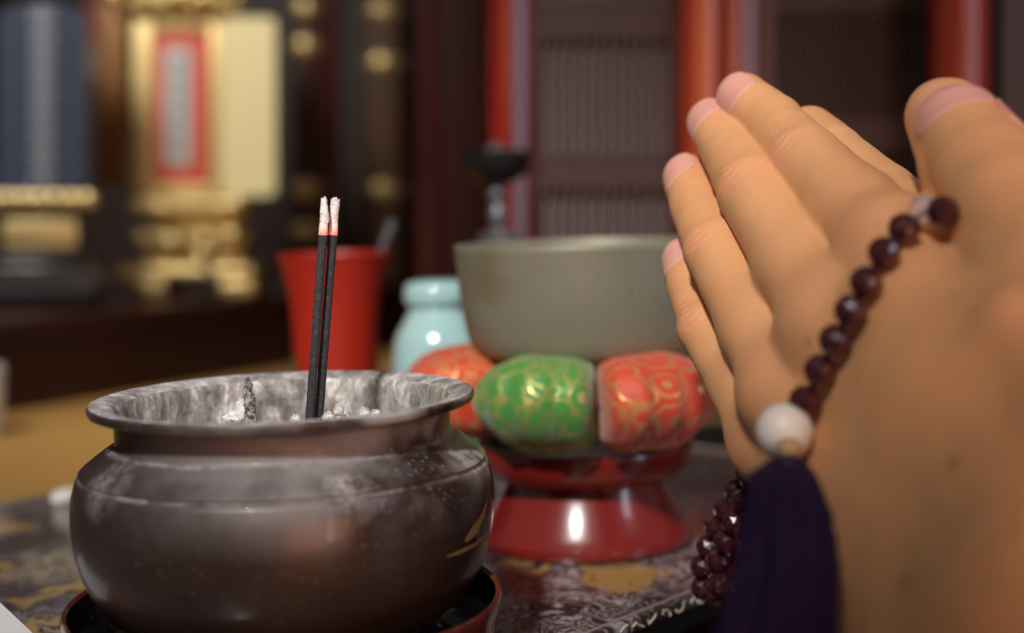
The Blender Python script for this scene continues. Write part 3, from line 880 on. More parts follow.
MB().add(*slab2(-0.012, 0.045, 0.0008, 0.016, 0.0102, 0.0110)).build('lid_panel', m_box, bxo, smooth=False)
MB().add(*slab2(-0.0125, 0.0455, 0.0, 0.0165, 0.0003, 0.0102)).build('tray_body', m_boxred, bxo, smooth=False)

#@@TABLETS
# ------------------------------------------------------------------ memorial tablets on the step
def glyph_column(mb, x, z0, z1, w, nchar, y, thick=0.0006, seed=0):
    """worn brush strokes in a column, as on the blurred tablets"""
    rd = random.Random(seed)
    h = (z1 - z0) / nchar
    for k in range(nchar):
        cz = z0 + h * (k + 0.5)
        for q in range(2):
            zz_ = cz + h * (-0.22 + 0.40 * q)
            mb.box(x - w * 0.45, x + w * 0.45, y - thick, y, zz_ - h * 0.05, zz_ + h * 0.05)
        mb.box(x - w * 0.06, x + w * 0.06, y - thick, y, cz - h * 0.38, cz + h * 0.38)
        for s in (-1, 1):
            xx = x + s * w * (0.28 + 0.1 * rd.random())
            mb.box(xx - w * 0.05, xx + w * 0.05, y - thick, y, cz - h * 0.33, cz + h * 0.05)

BTY = 0.90
btx = (44 - 512) / FPX * BTY
k_ = BTY / FPX                         # metres per pixel there
bt = thing('memorial_tablet', 'blue black lacquer memorial tablet with silver lettering on gilt edged base', 'memorial tablet', (btx, BTY, STEP_Z + 0.0002), rz=R(8))
zt = lambda yy: H - (yy - 197) * k_ - STEP_Z
w = 42 * k_
poly = [(-w, zt(190)), (w, zt(190)), (w, zt(22))] + [(w * math.cos(a), zt(22) + 0.012 * math.sin(a)) for a in [i * PI / 12 for i in range(1, 12)]] + [(-w, zt(22))]
MB().prism(poly, -0.006, 0.006).build('plaque', m_bluelac, bt, smooth=True, angle=30)
g = MB(); glyph_column(g, 0, zt(186), zt(6), 24 * k_, 9, -0.0060, seed=2); g.build('lettering', m_silver, bt, smooth=False)
MB().box(-w * 1.18, w * 1.18, -0.016, 0.016, zt(212), zt(190), 0.002).build('black_ledge', m_plainblack, bt)
pt = MB()
for i in range(7):
    pt.ball(((i - 3) * w * 0.37, -0.0175, zt(200)), 0.0062, 10, (0.9, 0.5, 0.9))
pt.build('gilt_beads', m_goldpol, bt)
MB().box(-w * 1.0, w * 1.0, -0.013, 0.013, zt(252), zt(212), 0.002).build('block', m_plainblack, bt)
MB().box(-w * 0.85, w * 0.85, -0.0150, -0.0128, zt(248), zt(220), 0.001).build('gilt_plate', m_gold, bt)
MB().box(-w * 1.15, w * 1.15, -0.020, 0.020, zt(263), zt(251), 0.002).build('black_ledge', m_plainblack, bt)
ft = MB().box(-w * 1.28, w * 1.28, -0.022, 0.022, 0.0, zt(263), 0.003)
ft.build('foot_block', m_plainblack, bt)
fr = MB()
for i in range(5):
    fr.tube([((i - 2) * w * 0.5 + 0.008 * math.cos(a), -0.0225, zt(281) + 0.005 * math.sin(a)) for a in [q * PI / 8 for q in range(17)]], 0.0011, 6)
fr.build('scroll_relief', m_pewter, bt)

GTY = 1.0
k_ = GTY / FPX
gtx = (206 - 512) / FPX * GTY
gt = thing('gilt_shrine', 'gilt miniature shrine with open door showing a red panel and white strip', 'shrine', (gtx, GTY, STEP_Z + 0.0002))
gx = lambda xx: (xx - 206) * k_
zt = lambda yy: H - (yy - 197) * k_ - STEP_Z
MB().box(gx(140), gx(228), -0.012, 0.022, zt(196), zt(18), 0.001).build('cabinet', m_goldflat, gt)
fr = MB()
for (a, b2, c_, d_) in ((139, 160, 196, 18), (214, 228, 196, 18), (158, 216, 34, 20), (158, 216, 196, 184)):
    fr.box(gx(a), gx(b2), -0.018, -0.012, zt(c_), zt(d_), 0.0012)
fr.build('frame', m_goldframe, gt)
MB().box(gx(161), gx(213), -0.0150, -0.0121, zt(184), zt(36), 0.0005).build('red_panel', m_redfield, gt)
MB().box(gx(170), gx(196), -0.0162, -0.0151, zt(166), zt(50), 0.0003).build('paper_strip', m_paper, gt)
g = MB(); glyph_column(g, gx(183), zt(160), zt(56), 11 * k_, 6, -0.0163, seed=5); g.build('lettering', m_pewter, gt, smooth=False)
# the right-hand door stands open, its gilt inside facing out
rc = 7 * k_
def rrect(x0, x1, z0, z1, r):
    out = []
    for (cx, cz, a0) in ((x1 - r, z1 - r, 0), (x0 + r, z1 - r, 90), (x0 + r, z0 + r, 180), (x1 - r, z0 + r, 270)):
        for i in range(7):
            a = R(a0 + 15 * i); out.append((cx + r * math.cos(a), cz + r * math.sin(a)))
    return out
MB().prism(rrect(gx(229), gx(281), zt(196), zt(22), rc), -0.024, -0.019).build('open_door', m_golddoor, gt, smooth=False)
MB().box(gx(106), gx(134), -0.020, -0.015, zt(186), zt(6), 0.001).build('folded_door', m_goldshade, gt)
rf = MB()
rf.box(gx(126), gx(248), -0.026, 0.026, zt(16), zt(8), 0.002)
rf.box(gx(140), gx(234), -0.022, 0.022, zt(8), zt(-14), 0.004)
for i in range(9):
    rf.ball((gx(132 + 14 * i), -0.027, zt(10)), 0.0052, 10)
rf.build('roof', m_gold, gt)
bs = MB()
bs.box(gx(146), gx(250), -0.022, 0.024, zt(212), zt(196), 0.004)
bs.box(gx(158), gx(240), -0.018, 0.020, zt(226), zt(212), 0.003)
for i in range(9):
    bs.ball((gx(146 + 12.5 * i), -0.022, zt(207)), 0.0065, 10, (1, 0.7, 1))
bs.box(gx(146), gx(252), -0.026, 0.026, zt(246), zt(228), 0.006)
for i in range(7):
    bs.ball((gx(152 + 15.5 * i), -0.026, zt(237)), 0.0072, 10, (1, 0.7, 0.8))
bs.box(gx(150), gx(248), -0.022, 0.022, zt(262), zt(246), 0.003)
bs.box(gx(138), gx(262), -0.029, 0.029, zt(278), zt(262), 0.005)
bs.build('stepped_base', m_gold, gt)
for xx, yy in ((212, 253), (138, 272), (241, 234), (245, 204), (172, 208), (182, 240), (190, 2), (128, 2), (216, 4)):
    MB().ball((gx(xx), -0.031, zt(yy)), 0.0066, 12).build('gilt_glint_ball', m_goldpol, gt)  # balls added where blurred glints sit on the gilding
for (a, b2) in ((138, 176), (226, 262)):
    MB().box(gx(a), gx(b2), -0.028, 0.028, 0.0, zt(277), 0.004).build('foot', m_gold, gt)

hb = thing('hanging_banner', 'small pink and grey brocade banner hanging behind the blue black tablet', 'banner', ((98 - 512) / FPX * 1.22, 1.22, 0))
zt2 = lambda yy: H - (yy - 197) / FPX * 1.22
MB().box(-0.012, 0.012, 0, 0.002, zt2(45), zt2(-20), 0.0004).build('pink_cloth', mat('pink_brocade', (0.34, 0.10, 0.10), 0.7), hb)
MB().box(-0.010, 0.010, 0, 0.002, zt2(78), zt2(45), 0.0004).build('grey_cloth', mat('grey_brocade', (0.26, 0.22, 0.19), 0.7), hb)

#@@HANDS
# ------------------------------------------------------------------ praying hands: one continuous surface from a blended distance field
def P3(x, y, d): return np.array(ray(x, y, d))
JN = {
 'i': [(743, 98, .3380), (773, 124, .3240), (806, 162, .3030), (898, 250, .2620)],
 'm': [(713, 124, .3450), (731, 150, .3300), (756, 192, .3070), (838, 325, .2640)],
 'r': [(688, 178, .3450), (699, 206, .3320), (720, 252, .3110), (794, 392, .2720)],
 'p': [(684, 260, .3370), (692, 286, .3270), (709, 330, .3120), (777, 440, .2830)],
 't': [(946, 118, .2780), (989, 190, .2590), (1038, 296, .2350), (1085, 460, .2110)],
}
RD = {'i': [6.0, 6.9, 8.0, 10.3], 'm': [6.1, 7.1, 8.3, 10.6], 'r': [5.8, 6.7, 7.7, 10.2], 'p': [5.0, 5.7, 6.6, 9.3], 't': [7.9, 9.9, 10.6, 12.5]}
WR = P3(1060, 690, .205)
pts = {k: [P3(*q) for q in v] for k, v in JN.items()}
allp = np.array([p for k in 'imrp' for p in pts[k]])
C0 = allp.mean(0)
NV = np.linalg.svd(allp - C0)[2][2]
if NV[0] > 0: NV = -NV
FV = (pts['m'][0] - WR); FV = FV - NV * (FV @ NV); FV /= np.linalg.norm(FV)     # towards the fingertips
AV = np.cross(FV, NV)                                                            # towards the little finger or thumb
if AV @ (pts['p'][3] - pts['i'][3]) < 0: AV = -AV
WR = WR - NV * ((WR - C0) @ NV + 0.001)
CH = -0.0092             # height of the plane where the palms meet
def mirror(p, sa=0.0, sf=0.0):
    h = (p - C0) @ NV
    return p - NV * (2 * (h - CH)) + AV * sa + FV * sf

def seg(p, a, b, ra, rb):
    ba = (b - a).astype(np.float32); pa = p - a.astype(np.float32)
    t_ = np.clip(pa @ ba / np.float32(ba @ ba), 0, 1)
    return np.linalg.norm(pa - t_[:, None] * ba, axis=1) - (ra + (rb - ra) * t_).astype(np.float32)
def smin(a, b, k):
    h = np.clip(0.5 + 0.5 * (b - a) / k, 0, 1)
    return b + (a - b) * h - k * h * (1 - h)
mm = 0.001
def hand_sdf(p, mir):
    tr_ = (lambda q: mirror(q, -0.0020, -0.0095)) if mir else (lambda q: q)
    nv = -NV if mir else NV
    fing = None
    for f in 'imrp':
        J = [tr_(q) for q in pts[f]]; r = [x * mm for x in RD[f]]
        d = seg(p, J[0], J[1], r[0], r[1])
        d = smin(d, seg(p, J[0] - nv * 0.0008 + (J[0] - J[1]) * 0.04, J[1] - nv * 0.0006, r[0] * 0.95, r[1] * 0.96), 0.6 * mm)
        mid0 = J[1] + (J[2] - J[1]) * 0.5; rm = (r[1] + r[2]) * 0.485
        d = smin(d, seg(p, J[1], mid0, r[1], rm), 0.6 * mm)
        d = smin(d, seg(p, mid0, J[2], rm, r[2]), 0.6 * mm)
        mid = J[2] + (J[3] - J[2]) * 0.45
        d = smin(d, seg(p, J[2], mid, r[2], r[2] * 1.03), 0.6 * mm)
        d = smin(d, seg(p, mid, J[3], r[2] * 1.03, r[3] * 0.90), 0.8 * mm)
        # knuckle bump on the back of the middle joint
        d = smin(d, np.linalg.norm(p - (J[2] + nv * 0.0018).astype(np.float32), axis=1) - np.float32(r[2] * 0.80), 1.5 * mm)
        fing = d if fing is None else smin(fing, d, 0.7 * mm)
    W = tr_(WR)
    palm = None
    for f, o_, rw in (('i', -11, 12.0), ('m', -4, 13.2), ('r', 4, 13.0), ('p', 12, 12.0)):
        a = tr_(pts[f][3]); b_ = W + AV * o_ * mm
        d = seg(p, a - nv * 0.0008, b_, RD[f][3] * mm * 0.80, rw * mm * 0.97)
        palm = d if palm is None else smin(palm, d, 9 * mm)
        # knuckle
    for f in 'imrp':
        a = tr_(pts[f][3])
        palm = smin(palm, np.linalg.norm(p - (a + nv * 0.0026).astype(np.float32), axis=1) - np.float32(RD[f][3] * mm * 0.52), 7 * mm)
    # webs between the fingers
    for f, g_ in (('i', 'm'), ('m', 'r'), ('r', 'p')):
        a = tr_(pts[f][3] * 0.56 + pts[f][2] * 0.44); b_ = tr_(pts[g_][3] * 0.56 + pts[g_][2] * 0.44)
        palm = smin(palm, seg(p, a - nv * 0.002, b_ - nv * 0.002, 6.4 * mm, 6.2 * mm), 5 * mm)
        palm = smin(palm, seg(p, tr_(pts[f][3]), tr_(pts[g_][3]), 7.2 * mm, 7.2 * mm), 6 * mm)
    T = [tr_(q) for q in pts['t']]; r = [x * mm for x in RD['t']]
    th = seg(p, T[0], T[0] * 0.4 + T[1] * 0.6, r[0] , r[1] * 0.98)
    th = smin(th, seg(p, T[0] + nv * -0.0010, T[1], r[0] * 0.98, r[1] * 0.97), 1 * mm)
    th = smin(th, seg(p, T[0] * 0.4 + T[1] * 0.6, T[1], r[1] * 0.98, r[1]), 1 * mm)
    th = smin(th, seg(p, T[1], T[2], r[1], r[2]), 1 * mm)
    th = smin(th, seg(p, T[2], T[3], r[2], r[3]), 6 * mm)
    palm = smin(palm, seg(p, T[3], W - AV * 0.006, r[3], 13 * mm), 9 * mm)
    # fleshy web from thumb metacarpal to index metacarpal
    ii = tr_(pts['i'][3])
    palm = smin(palm, seg(p, T[2] * 0.45 + T[3] * 0.55 + nv * 0.004, ii * 0.55 + W * 0.45, 9.0 * mm, 11 * mm), 9 * mm)
    palm = smin(palm, seg(p, T[2] * 0.72 + T[3] * 0.28 + nv * 0.0085, ii * 0.80 + W * 0.20 + nv * 0.001, 6.5 * mm, 10 * mm), 6 * mm)
    palm = smin(palm, seg(p, T[3] * 0.5 + W * 0.5, ii * 0.8 + W * 0.2, 11.0 * mm, 10.5 * mm), 8 * mm)
    # forearm
    E_ = W - FV * 0.125 + nv * 0.006
    fa = smin(seg(p, W - AV * 0.008, E_ - AV * 0.012, 14 * mm, 22 * mm), seg(p, W + AV * 0.010, E_ + AV * 0.012, 13 * mm, 21 * mm), 8 * mm)
    body_ = smin(palm, fa, 10 * mm)
    body_ = smin(body_, th, 2.0 * mm)
    return smin(body_, fing, 5.0 * mm)

def person_sdf(p):
    p = np.asarray(p, dtype=np.float32)
    out = np.empty(len(p), dtype=np.float32)
    for s in range(0, len(p), 400000):
        q = p[s:s + 400000]
        a = hand_sdf(q, False); b_ = hand_sdf(q, True)
        out[s:s + 400000] = smin(a, b_, 0.5 * mm)
    return out

def to_loc(p): return np.stack([(p - C0) @ FV, (p - C0) @ AV, (p - C0) @ NV], axis=-1)
def to_world(q): return C0 + q[..., 0:1] * FV + q[..., 1:2] * AV + q[..., 2:3] * NV

# surface nets on a grid in the hands' own frame, refined only near the skin
ext = np.array([q for k in pts for p in pts[k] for q in (to_loc(p), to_loc(mirror(p)))] + [to_loc(WR), to_loc(WR - FV * 0.125)])
lo = ext.min(0) - 0.020; hi_ = ext.max(0) + 0.020
lo[0] -= 0.012; lo[1] -= 0.004; lo[2] -= 0.012
hs = 0.00072; CB = 5
dims = (np.ceil((hi_ - lo) / hs / CB).astype(int)) * CB + 1
cd = (dims - 1) // CB + 1
cg = np.stack(np.meshgrid(*[lo[i] + hs * CB * np.arange(cd[i]) for i in range(3)], indexing='ij'), -1).reshape(-1, 3)
cv = person_sdf(to_world(cg)).reshape(cd)
# upsample coarse by trilinear
def up(a, axis, n):
    idx = np.arange(n) / CB; i0 = np.minimum(idx.astype(int), a.shape[axis] - 2); f_ = (idx - i0).astype(np.float32)
    sh = [1, 1, 1]; sh[axis] = n; f_ = f_.reshape(sh)
    return np.take(a, i0, axis) * (1 - f_) + np.take(a, i0 + 1, axis) * f_
vol = cv
for ax in range(3): vol = up(vol, ax, dims[ax])
near = np.argwhere(np.abs(vol) < 0.0032)
for s in range(0, len(near), 1500000):
    nn_ = near[s:s + 1500000]
    vol[nn_[:, 0], nn_[:, 1], nn_[:, 2]] = person_sdf(to_world(lo + hs * nn_))
ins = vol < 0
cell = None
cnt = np.zeros(dims - 1, dtype=np.int8)
for dx in (0, 1):
    for dy in (0, 1):
        for dz in (0, 1):
            cnt += ins[dx:dims[0] - 1 + dx, dy:dims[1] - 1 + dy, dz:dims[2] - 1 + dz]
cells = np.argwhere((cnt > 0) & (cnt < 8))
cid = -np.ones(dims - 1, dtype=np.int64); cid[cells[:, 0], cells[:, 1], cells[:, 2]] = np.arange(len(cells))
acc = np.zeros((len(cells), 3)); num = np.zeros(len(cells))
corners = [(a, b_, c_) for a in (0, 1) for b_ in (0, 1) for c_ in (0, 1)]
for ax in range(3):
    for c_ in corners:
        if c_[ax] == 1: continue
        e_ = list(c_); e_[ax] = 1
        p0 = cells + np.array(c_); p1 = cells + np.array(e_)
        v0 = vol[p0[:, 0], p0[:, 1], p0[:, 2]]; v1 = vol[p1[:, 0], p1[:, 1], p1[:, 2]]
        m_ = (v0 < 0) != (v1 < 0)
        t_ = np.where(m_, v0 / np.where(m_, v0 - v1, 1), 0)
        pos = p0.astype(float); pos[:, ax] += t_
        acc[m_] += pos[m_]; num[m_] += 1
V = lo + hs * (acc / num[:, None])
Fc = []
for ax in range(3):
    b1, b2_ = [(1, 2), (2, 0), (0, 1)][ax]
    sl0 = [slice(None)] * 3; sl1 = [slice(None)] * 3
    sl0[ax] = slice(0, -1); sl1[ax] = slice(1, None)
    A0 = ins[tuple(sl0)]; A1 = ins[tuple(sl1)]
    ed_ = np.argwhere(A0 != A1)
    ok = (ed_[:, b1] > 0) & (ed_[:, b2_] > 0) & (ed_[:, b1] < dims[b1] - 1) & (ed_[:, b2_] < dims[b2_] - 1)
    ed_ = ed_[ok]
    flip = A0[ed_[:, 0], ed_[:, 1], ed_[:, 2]]
    def cc(o1, o2):
        q = ed_.copy(); q[:, b1] -= o1; q[:, b2_] -= o2
        return cid[q[:, 0], q[:, 1], q[:, 2]]
    quad = np.stack([cc(1, 1), cc(0, 1), cc(0, 0), cc(1, 0)], 1)
    quad[~flip] = quad[~flip][:, ::-1]
    Fc.append(quad)
Fc = np.concatenate(Fc)
VW = to_world(V)
def grad(p, e=0.0003):
    g_ = np.stack([person_sdf(p + np.eye(3)[i] * e) - person_sdf(p - np.eye(3)[i] * e) for i in range(3)], 1)
    return g_ / np.maximum(np.linalg.norm(g_, axis=1, keepdims=True), 1e-9)
for _ in range(2):                      # settle the vertices on the true surface
    VW = VW - grad(VW) * person_sdf(VW)[:, None] * 0.8
G = grad(VW)
# skin folds over the knuckles and thumb joint
disp = np.zeros(len(VW)); blush = np.zeros(len(VW)); mole = np.zeros(len(VW))
def folds(c, ax_dir, lat, nrm, L, Wd, amp, waves, bl=0.0):
    r_ = VW - c
    s_ = r_ @ ax_dir; l_ = r_ @ lat
    up_ = np.clip((G @ nrm), 0, 1) ** 1.2
    wgt = np.exp(-(s_ / L) ** 2 - (l_ / Wd) ** 2) * up_ * (np.linalg.norm(r_, axis=1) < 0.022)
    wob = s_ + 0.0006 * np.sin(l_ * 900) + 0.06 * l_ * np.abs(l_) / 0.004 * 0.2
    cr_ = 0.5 + 0.5 * np.cos(wob * 2 * np.pi / waves)
    return -amp * wgt * cr_, wgt * bl * (0.45 + 0.75 * cr_ ** 2)
for mir in (False, True):
    nv = -NV if mir else NV
    tf = (lambda q: mirror(q, -0.0020, -0.0095)) if mir else (lambda q: q)
    for f in 'imrp':
        J = [tf(q) for q in pts[f]]; dirf = (J[2] - J[3]); dirf /= np.linalg.norm(dirf)
        lat = np.cross(dirf, nv); lat /= np.linalg.norm(lat)
        d_, b_ = folds(J[2] + nv * 0.006, dirf, lat, nv, 0.0052, 0.0058, 0.00060, 0.0021, 0.55); disp += d_; blush += b_
        d_, b_ = folds(J[1] + nv * 0.005, dirf, lat, nv, 0.0026, 0.0050, 0.00032, 0.0016, 0.12); disp += d_; blush += b_
        rr_ = np.linalg.norm(VW - J[0], axis=1); blush += 0.35 * np.exp(-(rr_ / 0.0085) ** 2)
        rr_ = np.linalg.norm(VW - (J[3] + nv * 0.009), axis=1); blush += 0.22 * np.exp(-(rr_ / 0.009) ** 2)
    T = [tf(q) for q in pts['t']]; dirf = (T[0] - T[1]); dirf /= np.linalg.norm(dirf)
TN = np.array([-0.36, -0.60, 0.72]); T = pts['t']; dirf = (T[0] - T[1]) / np.linalg.norm(T[0] - T[1])
TN = TN - dirf * (TN @ dirf); TN /= np.linalg.norm(TN); tl = np.cross(dirf, TN)
d_, b_ = folds(T[1] + TN * 0.007 + dirf * 0.002, dirf, tl, TN, 0.0060, 0.0085, 0.00030, 0.0027, 0.15); disp += d_; blush += b_
blush += 0.25 * np.exp(-(np.linalg.norm(VW - T[0], axis=1) / 0.010) ** 2)
# faint tendons on the back of the hand
disp += 0.00018 * np.array([mnoise.noise(Vector(v) * 160) for v in VW]) 
VW = VW + G * disp[:, None]

def march(x, y, off=0.0, d0=0.17, d1=0.42, sdf=None):
    """depth at which the sight line comes within off of the skin"""
    d = d0
    dirv = np.array(ray(x, y, 1.0)) - np.array([0, 0, H])
    for _ in range(90):
        p = np.array([0, 0, H]) + dirv * d
        s_ = float((sdf or person_sdf)(p[None])[0]) - off
        if s_ < 0.00003: return d
        d += s_ * 0.8
        if d > d1: return None
    return d
for (x, y, r_) in ((808, 341, 0.0005), (952, 464, 0.0011), (905, 585, 0.0014)):
    d = march(x, y)
    if d: mole = np.maximum(mole, np.exp(-(np.linalg.norm(VW - P3(x, y, d), axis=1) / r_) ** 2) * 0.7)

me = bpy.data.meshes.new('person')
me.vertices.add(len(VW)); me.vertices.foreach_set('co', VW.astype(np.float32).ravel())
me.loops.add(Fc.size); me.loops.foreach_set('vertex_index', Fc.astype(np.int32).ravel())
me.polygons.add(len(Fc)); me.polygons.foreach_set('loop_start', np.arange(0, Fc.size, 4, dtype=np.int32))
me.polygons.foreach_set('loop_total', np.full(len(Fc), 4, dtype=np.int32))
me.update(calc_edges=True); me.validate()
me.polygons.foreach_set('use_smooth', np.ones(len(me.polygons), dtype=bool))
me.materials.append(m_skin)
for nm, arr in (('blush', blush), ('mole', mole)):
    at_ = me.attributes.new(nm, 'FLOAT', 'POINT'); at_.data.foreach_set('value', np.clip(arr, 0, 1).astype(np.float32))
person = bpy.data.objects.new('person', me); COL.objects.link(person)
tag(person, 'person with bare hands pressed palm to palm in prayer, wearing the beads', 'person')

# nails
def nail(T, D, nrm, wd, l0, l1, sdf=None):
    sdf = sdf or person_sdf
    D = D / np.linalg.norm(D); nrm = nrm - D * (nrm @ D); nrm /= np.linalg.norm(nrm)
    lat = np.cross(D, nrm)
    nu, nv_ = 22, 24
    base = []; lun = []
    for j in range(nv_ + 1):
        v_ = j / nv_
        for i in range(nu + 1):
            u_ = -1 + 2 * i / nu
            s_ = l0 + (l1 - l0) * v_
            # rounded ends
            a_ = 1 - 0.0 * v_
            end = l0 * 0
            back = (1 - math.sqrt(max(0, 1 - (u_ * 0.92) ** 2))) * wd * 0.55
            front = (1 - math.sqrt(max(0, 1 - (u_ * 0.90) ** 2))) * wd * 0.75
            s2 = (l0 + back) * (1 - v_) + (l1 - front) * v_
            th_ = u_ * (0.88 if wd > 0.007 else 0.98) * (0.93 + 0.07 * math.sin(v_ * PI))
            dd = nrm * math.cos(th_) + lat * math.sin(th_)
            o_ = T + D * s2
            base.append((o_, dd)); lun.append(max(0.0, 1 - v_ * 12) * (0.45) + 0.25 * max(0, (v_ - 0.9) * 10))
    O_ = np.array([b_[0] for b_ in base]); DD = np.array([b_[1] for b_ in base])
    t_ = np.full(len(O_), 0.014)
    for _ in range(30):
        t_ = t_ - (sdf(O_ + DD * t_[:, None]) - 0.0) * 0.8
    top_ = O_ + DD * (t_ + 0.00022)[:, None]; bot = O_ + DD * (t_ - 0.0005)[:, None]
    vs = [tuple(p) for p in top_] + [tuple(p) for p in bot]
    W_ = nu + 1; n0 = len(top_)
    fs = []
    for j in range(nv_):
        for i in range(nu):
            a = j * W_ + i
            fs.append((a, a + 1, a + W_ + 1, a + W_)); fs.append((n0 + a, n0 + a + W_, n0 + a + W_ + 1, n0 + a + 1))
    rim = [i for i in range(W_)] + [j * W_ + nu for j in range(1, nv_ + 1)] + [nv_ * W_ + i for i in range(nu - 1, -1, -1)] + [j * W_ for j in range(nv_ - 1, 0, -1)]
    for q in range(len(rim)):
        a, b_ = rim[q], rim[(q + 1) % len(rim)]
        fs.append((a, n0 + a, n0 + b_, b_))
    mb = MB(); mb.add(vs, fs)
    o = mb.build('fingernail', m_nail, person, angle=60)
    at_ = o.data.attributes.new('lunula', 'FLOAT', 'POINT')
    at_.data.foreach_set('value', np.clip(np.array(lun + lun), 0, 1).astype(np.float32))
    return o
cam_dir = np.array([0, -1.0, 0.1])
def digit_sdf(f, mir):
    tr_ = (lambda q: mirror(q, -0.0020, -0.0095)) if mir else (lambda q: q)
    nv = -NV if mir else NV
    J = [tr_(q) for q in pts[f]]; r = [x * mm for x in RD[f]]
    if f == 't':
        def fn(p):
            p = p.astype(np.float32)
            d = seg(p, J[0], J[0] * 0.4 + J[1] * 0.6, r[0], r[1] * 0.98)
            return smin(d, seg(p, J[0] + nv * -0.0015, J[1], r[0], r[1] * 0.95), 3 * mm)
    else:
        def fn(p):
            p = p.astype(np.float32)
            return smin(seg(p, J[0], J[1], r[0], r[1]), seg(p, J[0] - nv * 0.0010 + (J[0] - J[1]) * 0.06, J[1] - nv * 0.001, r[0] * 0.92, r[1] * 0.9), 2 * mm)
    return fn
for f in 'imrp':
    J = pts[f]; D = J[0] - J[1]
    nail(J[0], D, NV * 0.80 + cam_dir * 0.35, RD[f][0] * mm * 0.95, -0.0082, 0.0034 + (RD[f][0] - 5) * mm * 0.5, digit_sdf(f, False))
    Jm = [mirror(q, -0.0020, -0.0095) for q in J]
    nail(Jm[0], Jm[0] - Jm[1], -NV, RD[f][0] * mm * 0.95, -0.0070, 0.0034 + (RD[f][0] - 5) * mm * 0.5, digit_sdf(f, True))
nail(pts['t'][0], pts['t'][0] - pts['t'][1], TN, RD['t'][0] * mm, -0.0138, -0.0008)
Tm = [mirror(q, -0.0020, -0.0095) for q in pts['t']]
TNm = TN - NV * 2 * (TN @ NV)
nail(Tm[0], Tm[0] - Tm[1], TNm, RD['t'][0] * mm, -0.0110, 0.0012, digit_sdf('t', True))

#@@BEADS
# ------------------------------------------------------------------ prayer beads
BR = 0.00292
def faceted(r):
    bm = bmesh.new()
    bmesh.ops.create_icosphere(bm, subdivisions=2, radius=r)
    # round brilliant-like facets: collapse to a coarse polyhedron
    me_ = bpy.data.meshes.new('bead'); bm.to_mesh(me_); bm.free()
    me_.polygons.foreach_set('use_smooth', [False] * len(me_.polygons))
    return me_
pb = thing('prayer_beads', 'string of purple faceted prayer beads with white bead and dark tassel on the hands', 'prayer beads', tuple(ray(900, 240, .25)))
PO = Vector(pb.location)
bead_me = faceted(BR); bead_me.materials.append(m_bead)
def bead(p, first=[None]):
    if first[0] is None:
        o = bpy.data.objects.new('bead', bead_me); first[0] = o
    else:
        o = first[0].copy()
    COL.objects.link(o); o.parent = pb; o.location = Vector(p) - PO
    o.rotation_euler = (rng.uniform(0, 6), rng.uniform(0, 6), rng.uniform(0, 6))
    return o
front = [(904, 229), (884, 253), (866, 282), (851, 310.5), (835, 340), (820, 370), (805, 401)]
centers = []
for (x, y) in front:
    d = march(x, y, BR * 0.97)
    centers.append(np.array(ray(x, y, d)))
    bead(centers[-1])
# crystal bead and the dark one that dips between the thumbs
d = march(925, 211, BR * 0.9) or 0.25
cc_ = np.array(ray(925, 211, d))
mb = MB().ball((0, 0, 0), BR, 12); co = mb.build('crystal_bead', m_clear, pb); co.location = Vector(cc_) - PO; co['label'] = 'clear crystal bead'
d = march(943, 212, BR * 0.75) or 0.25
dk = np.array(ray(943, 212, d)); bead(dk)
# they run on down the other hand
far = [mirror(c_, 0.001, 0.0) for c_ in centers]
for c_ in far: bead(c_)
mw = march(784.5, 432, 0.0046)
wcn = np.array(ray(784.5, 432, mw))
mb = MB().ball((0, 0, 0), 0.0049, 24); wo = mb.build('mother_bead', m_mother, pb); wo.location = Vector(wcn) - PO; wo['label'] = 'large white stone bead'
kn = np.array(ray(789, 449, mw - 0.0050))
mb = MB().ball((0, 0, 0), 0.0022, 14, (1, 1, 0.9)); ko = mb.build('knot_bead', m_tan, pb); ko.location = Vector(kn) - PO; ko['label'] = 'small tan bead'
# loops hanging below on the far side of the hands
def spline(P, step):
    P = [Vector(p) for p in P]; Q = []
    E_ = [P[0] * 2 - P[1]] + P + [P[-1] * 2 - P[-2]]
    for k in range(1, len(E_) - 2):
        for i in range(40):
            t_ = i / 40; p0, p1, p2, p3 = E_[k - 1:k + 3]
            Q.append(0.5 * ((2 * p1) + (-p0 + p2) * t_ + (2 * p0 - 5 * p1 + 4 * p2 - p3) * t_ * t_ + (-p0 + 3 * p1 - 3 * p2 + p3) * t_ ** 3))
    out = [Q[0]]; acc_ = 0
    for a, b_ in zip(Q, Q[1:]):
        acc_ += (b_ - a).length
        if acc_ >= step: out.append(b_); acc_ = 0
    return out
loops = [
 [(748, 474, .332), (735, 492, .334), (724, 512, .336), (713, 534, .338), (705, 556, .340), (700, 577, .341), (706, 594, .341), (720, 598, .337), (733, 588, .333), (744, 565, .330), (754, 530, .328), (762, 490, .326)],
 [(752, 480, .326), (742, 503, .327), (731, 528, .328), (722, 550, .330), (716, 570, .331), (722, 588, .329), (738, 590, .325), (752, 570, .322), (764, 530, .320), (770, 490, .319)],
 [(757, 486, .336), (748, 510, .338), (741, 532, .340), (735, 553, .341), (733, 573, .341), (740, 590, .340), (752, 592, .338), (764, 570, .335)],
]
for L in loops:
    P = [ray(*q) for q in L]
    sp3 = spline(P, BR * 1.85)
    for c_ in sp3: bead(c_)
    cord = MB().tube([Vector(c_) - PO for c_ in sp3], 0.0005, 6); cord.build('cord', m_thread, pb)
ch = [Vector(kn), Vector(wcn)] + [Vector(c_) for c_ in centers[::-1]] + [Vector(cc_), Vector(dk)]
MB().tube([c_ - PO for c_ in ch], 0.0005, 6).build('cord', m_thread, pb)
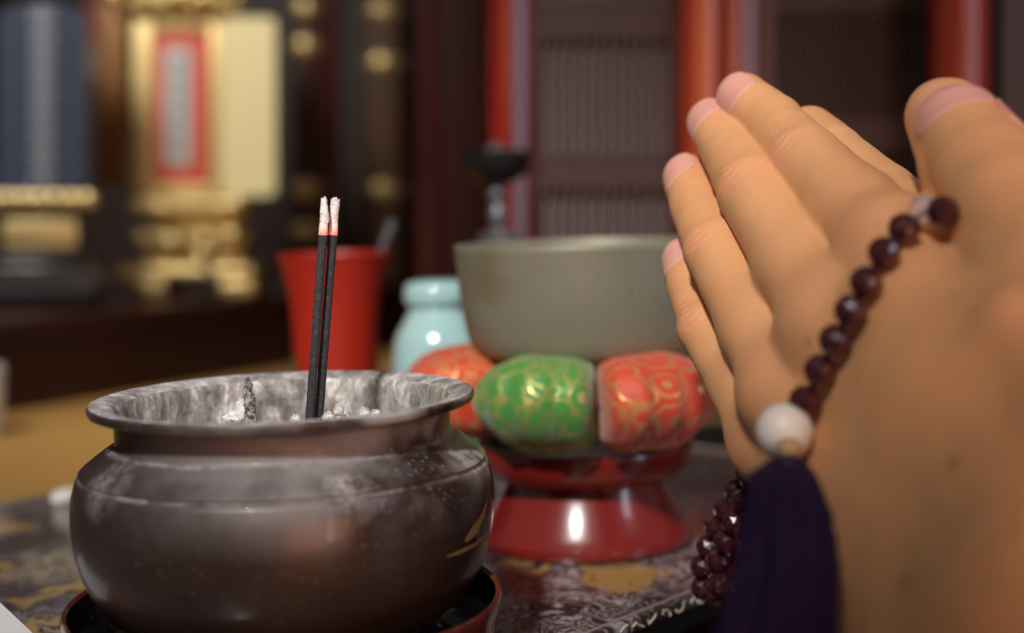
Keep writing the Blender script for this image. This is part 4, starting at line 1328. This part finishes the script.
# the strand that leads from the back of the far hand down to the hanging loops
P = [Vector(far[-1]), Vector(far[-1]).lerp(ray(*loops[0][0]), 0.35) + Vector((0.003, 0.006, -0.004)), Vector(far[-1]).lerp(ray(*loops[0][0]), 0.7) + Vector((0.003, 0.006, -0.006)), ray(*loops[0][0])]
sp3 = spline(P, BR * 1.92)[1:]
for c_ in sp3[:-1]: bead(c_)
MB().tube([Vector(c_) - PO for c_ in [far[-1]] + sp3], 0.0005, 6).build('cord', m_thread, pb)
# tassel: fine threads gathered under the knot, falling straight past the hand
tz = MB()
xl = lambda y: np.interp(y, [462, 475, 520, 570, 633, 700], [770, 750, 743, 735, 714, 700])
xr = lambda y: np.interp(y, [462, 475, 520, 570, 633, 700], [803, 814, 834, 838, 836, 836])
ys = [461, 466, 475, 492, 515, 540, 570, 600, 633, 665, 700]
cen_d = []
for y in ys:
    ds = [march(x, y, 0.0042) for x in (xl(y) + 6, (xl(y) + xr(y)) / 2, xr(y) - 2)]
    ds = [d for d in ds if d]
    cen_d.append(min(ds + [mw - 0.004]))
for k in range(len(cen_d) - 2, -1, -1): cen_d[k] = min(cen_d[k], cen_d[k + 1] + 0.004)
for s in range(330):
    a = rng.uniform(0, 2 * PI); q = math.sqrt(rng.uniform(0, 1)); ux = q * math.cos(a); uy = q * math.sin(a)
    yend = rng.uniform(690, 705); pp = []
    for y, cd_ in zip(ys, cen_d):
        if y > yend: y = yend
        wx = 0.5 * (xr(y) - xl(y)); cx = 0.5 * (xr(y) + xl(y))
        th_ = min(1, (y - 456) / 40) * 0.0040
        pp.append(ray(cx + wx * ux + 1.5 * math.sin(y * 0.04 + s), y, cd_ - 0.001 + uy * th_) - PO)
    tz.tube(pp, 0.00036, 5)
to = tz.build('tassel', m_thread, pb); to['kind'] = 'stuff'
MB().lathe([(0.0010, 0.0022), (0.0022, 0.0018), (0.0030, 0.0002), (0.0031, -0.0016), (0.0012, -0.0018)], 20, M=Matrix.Translation(ray(789, 469, cen_d[1] - 0.0005) - PO)).build('tassel_head', m_thread, pb)
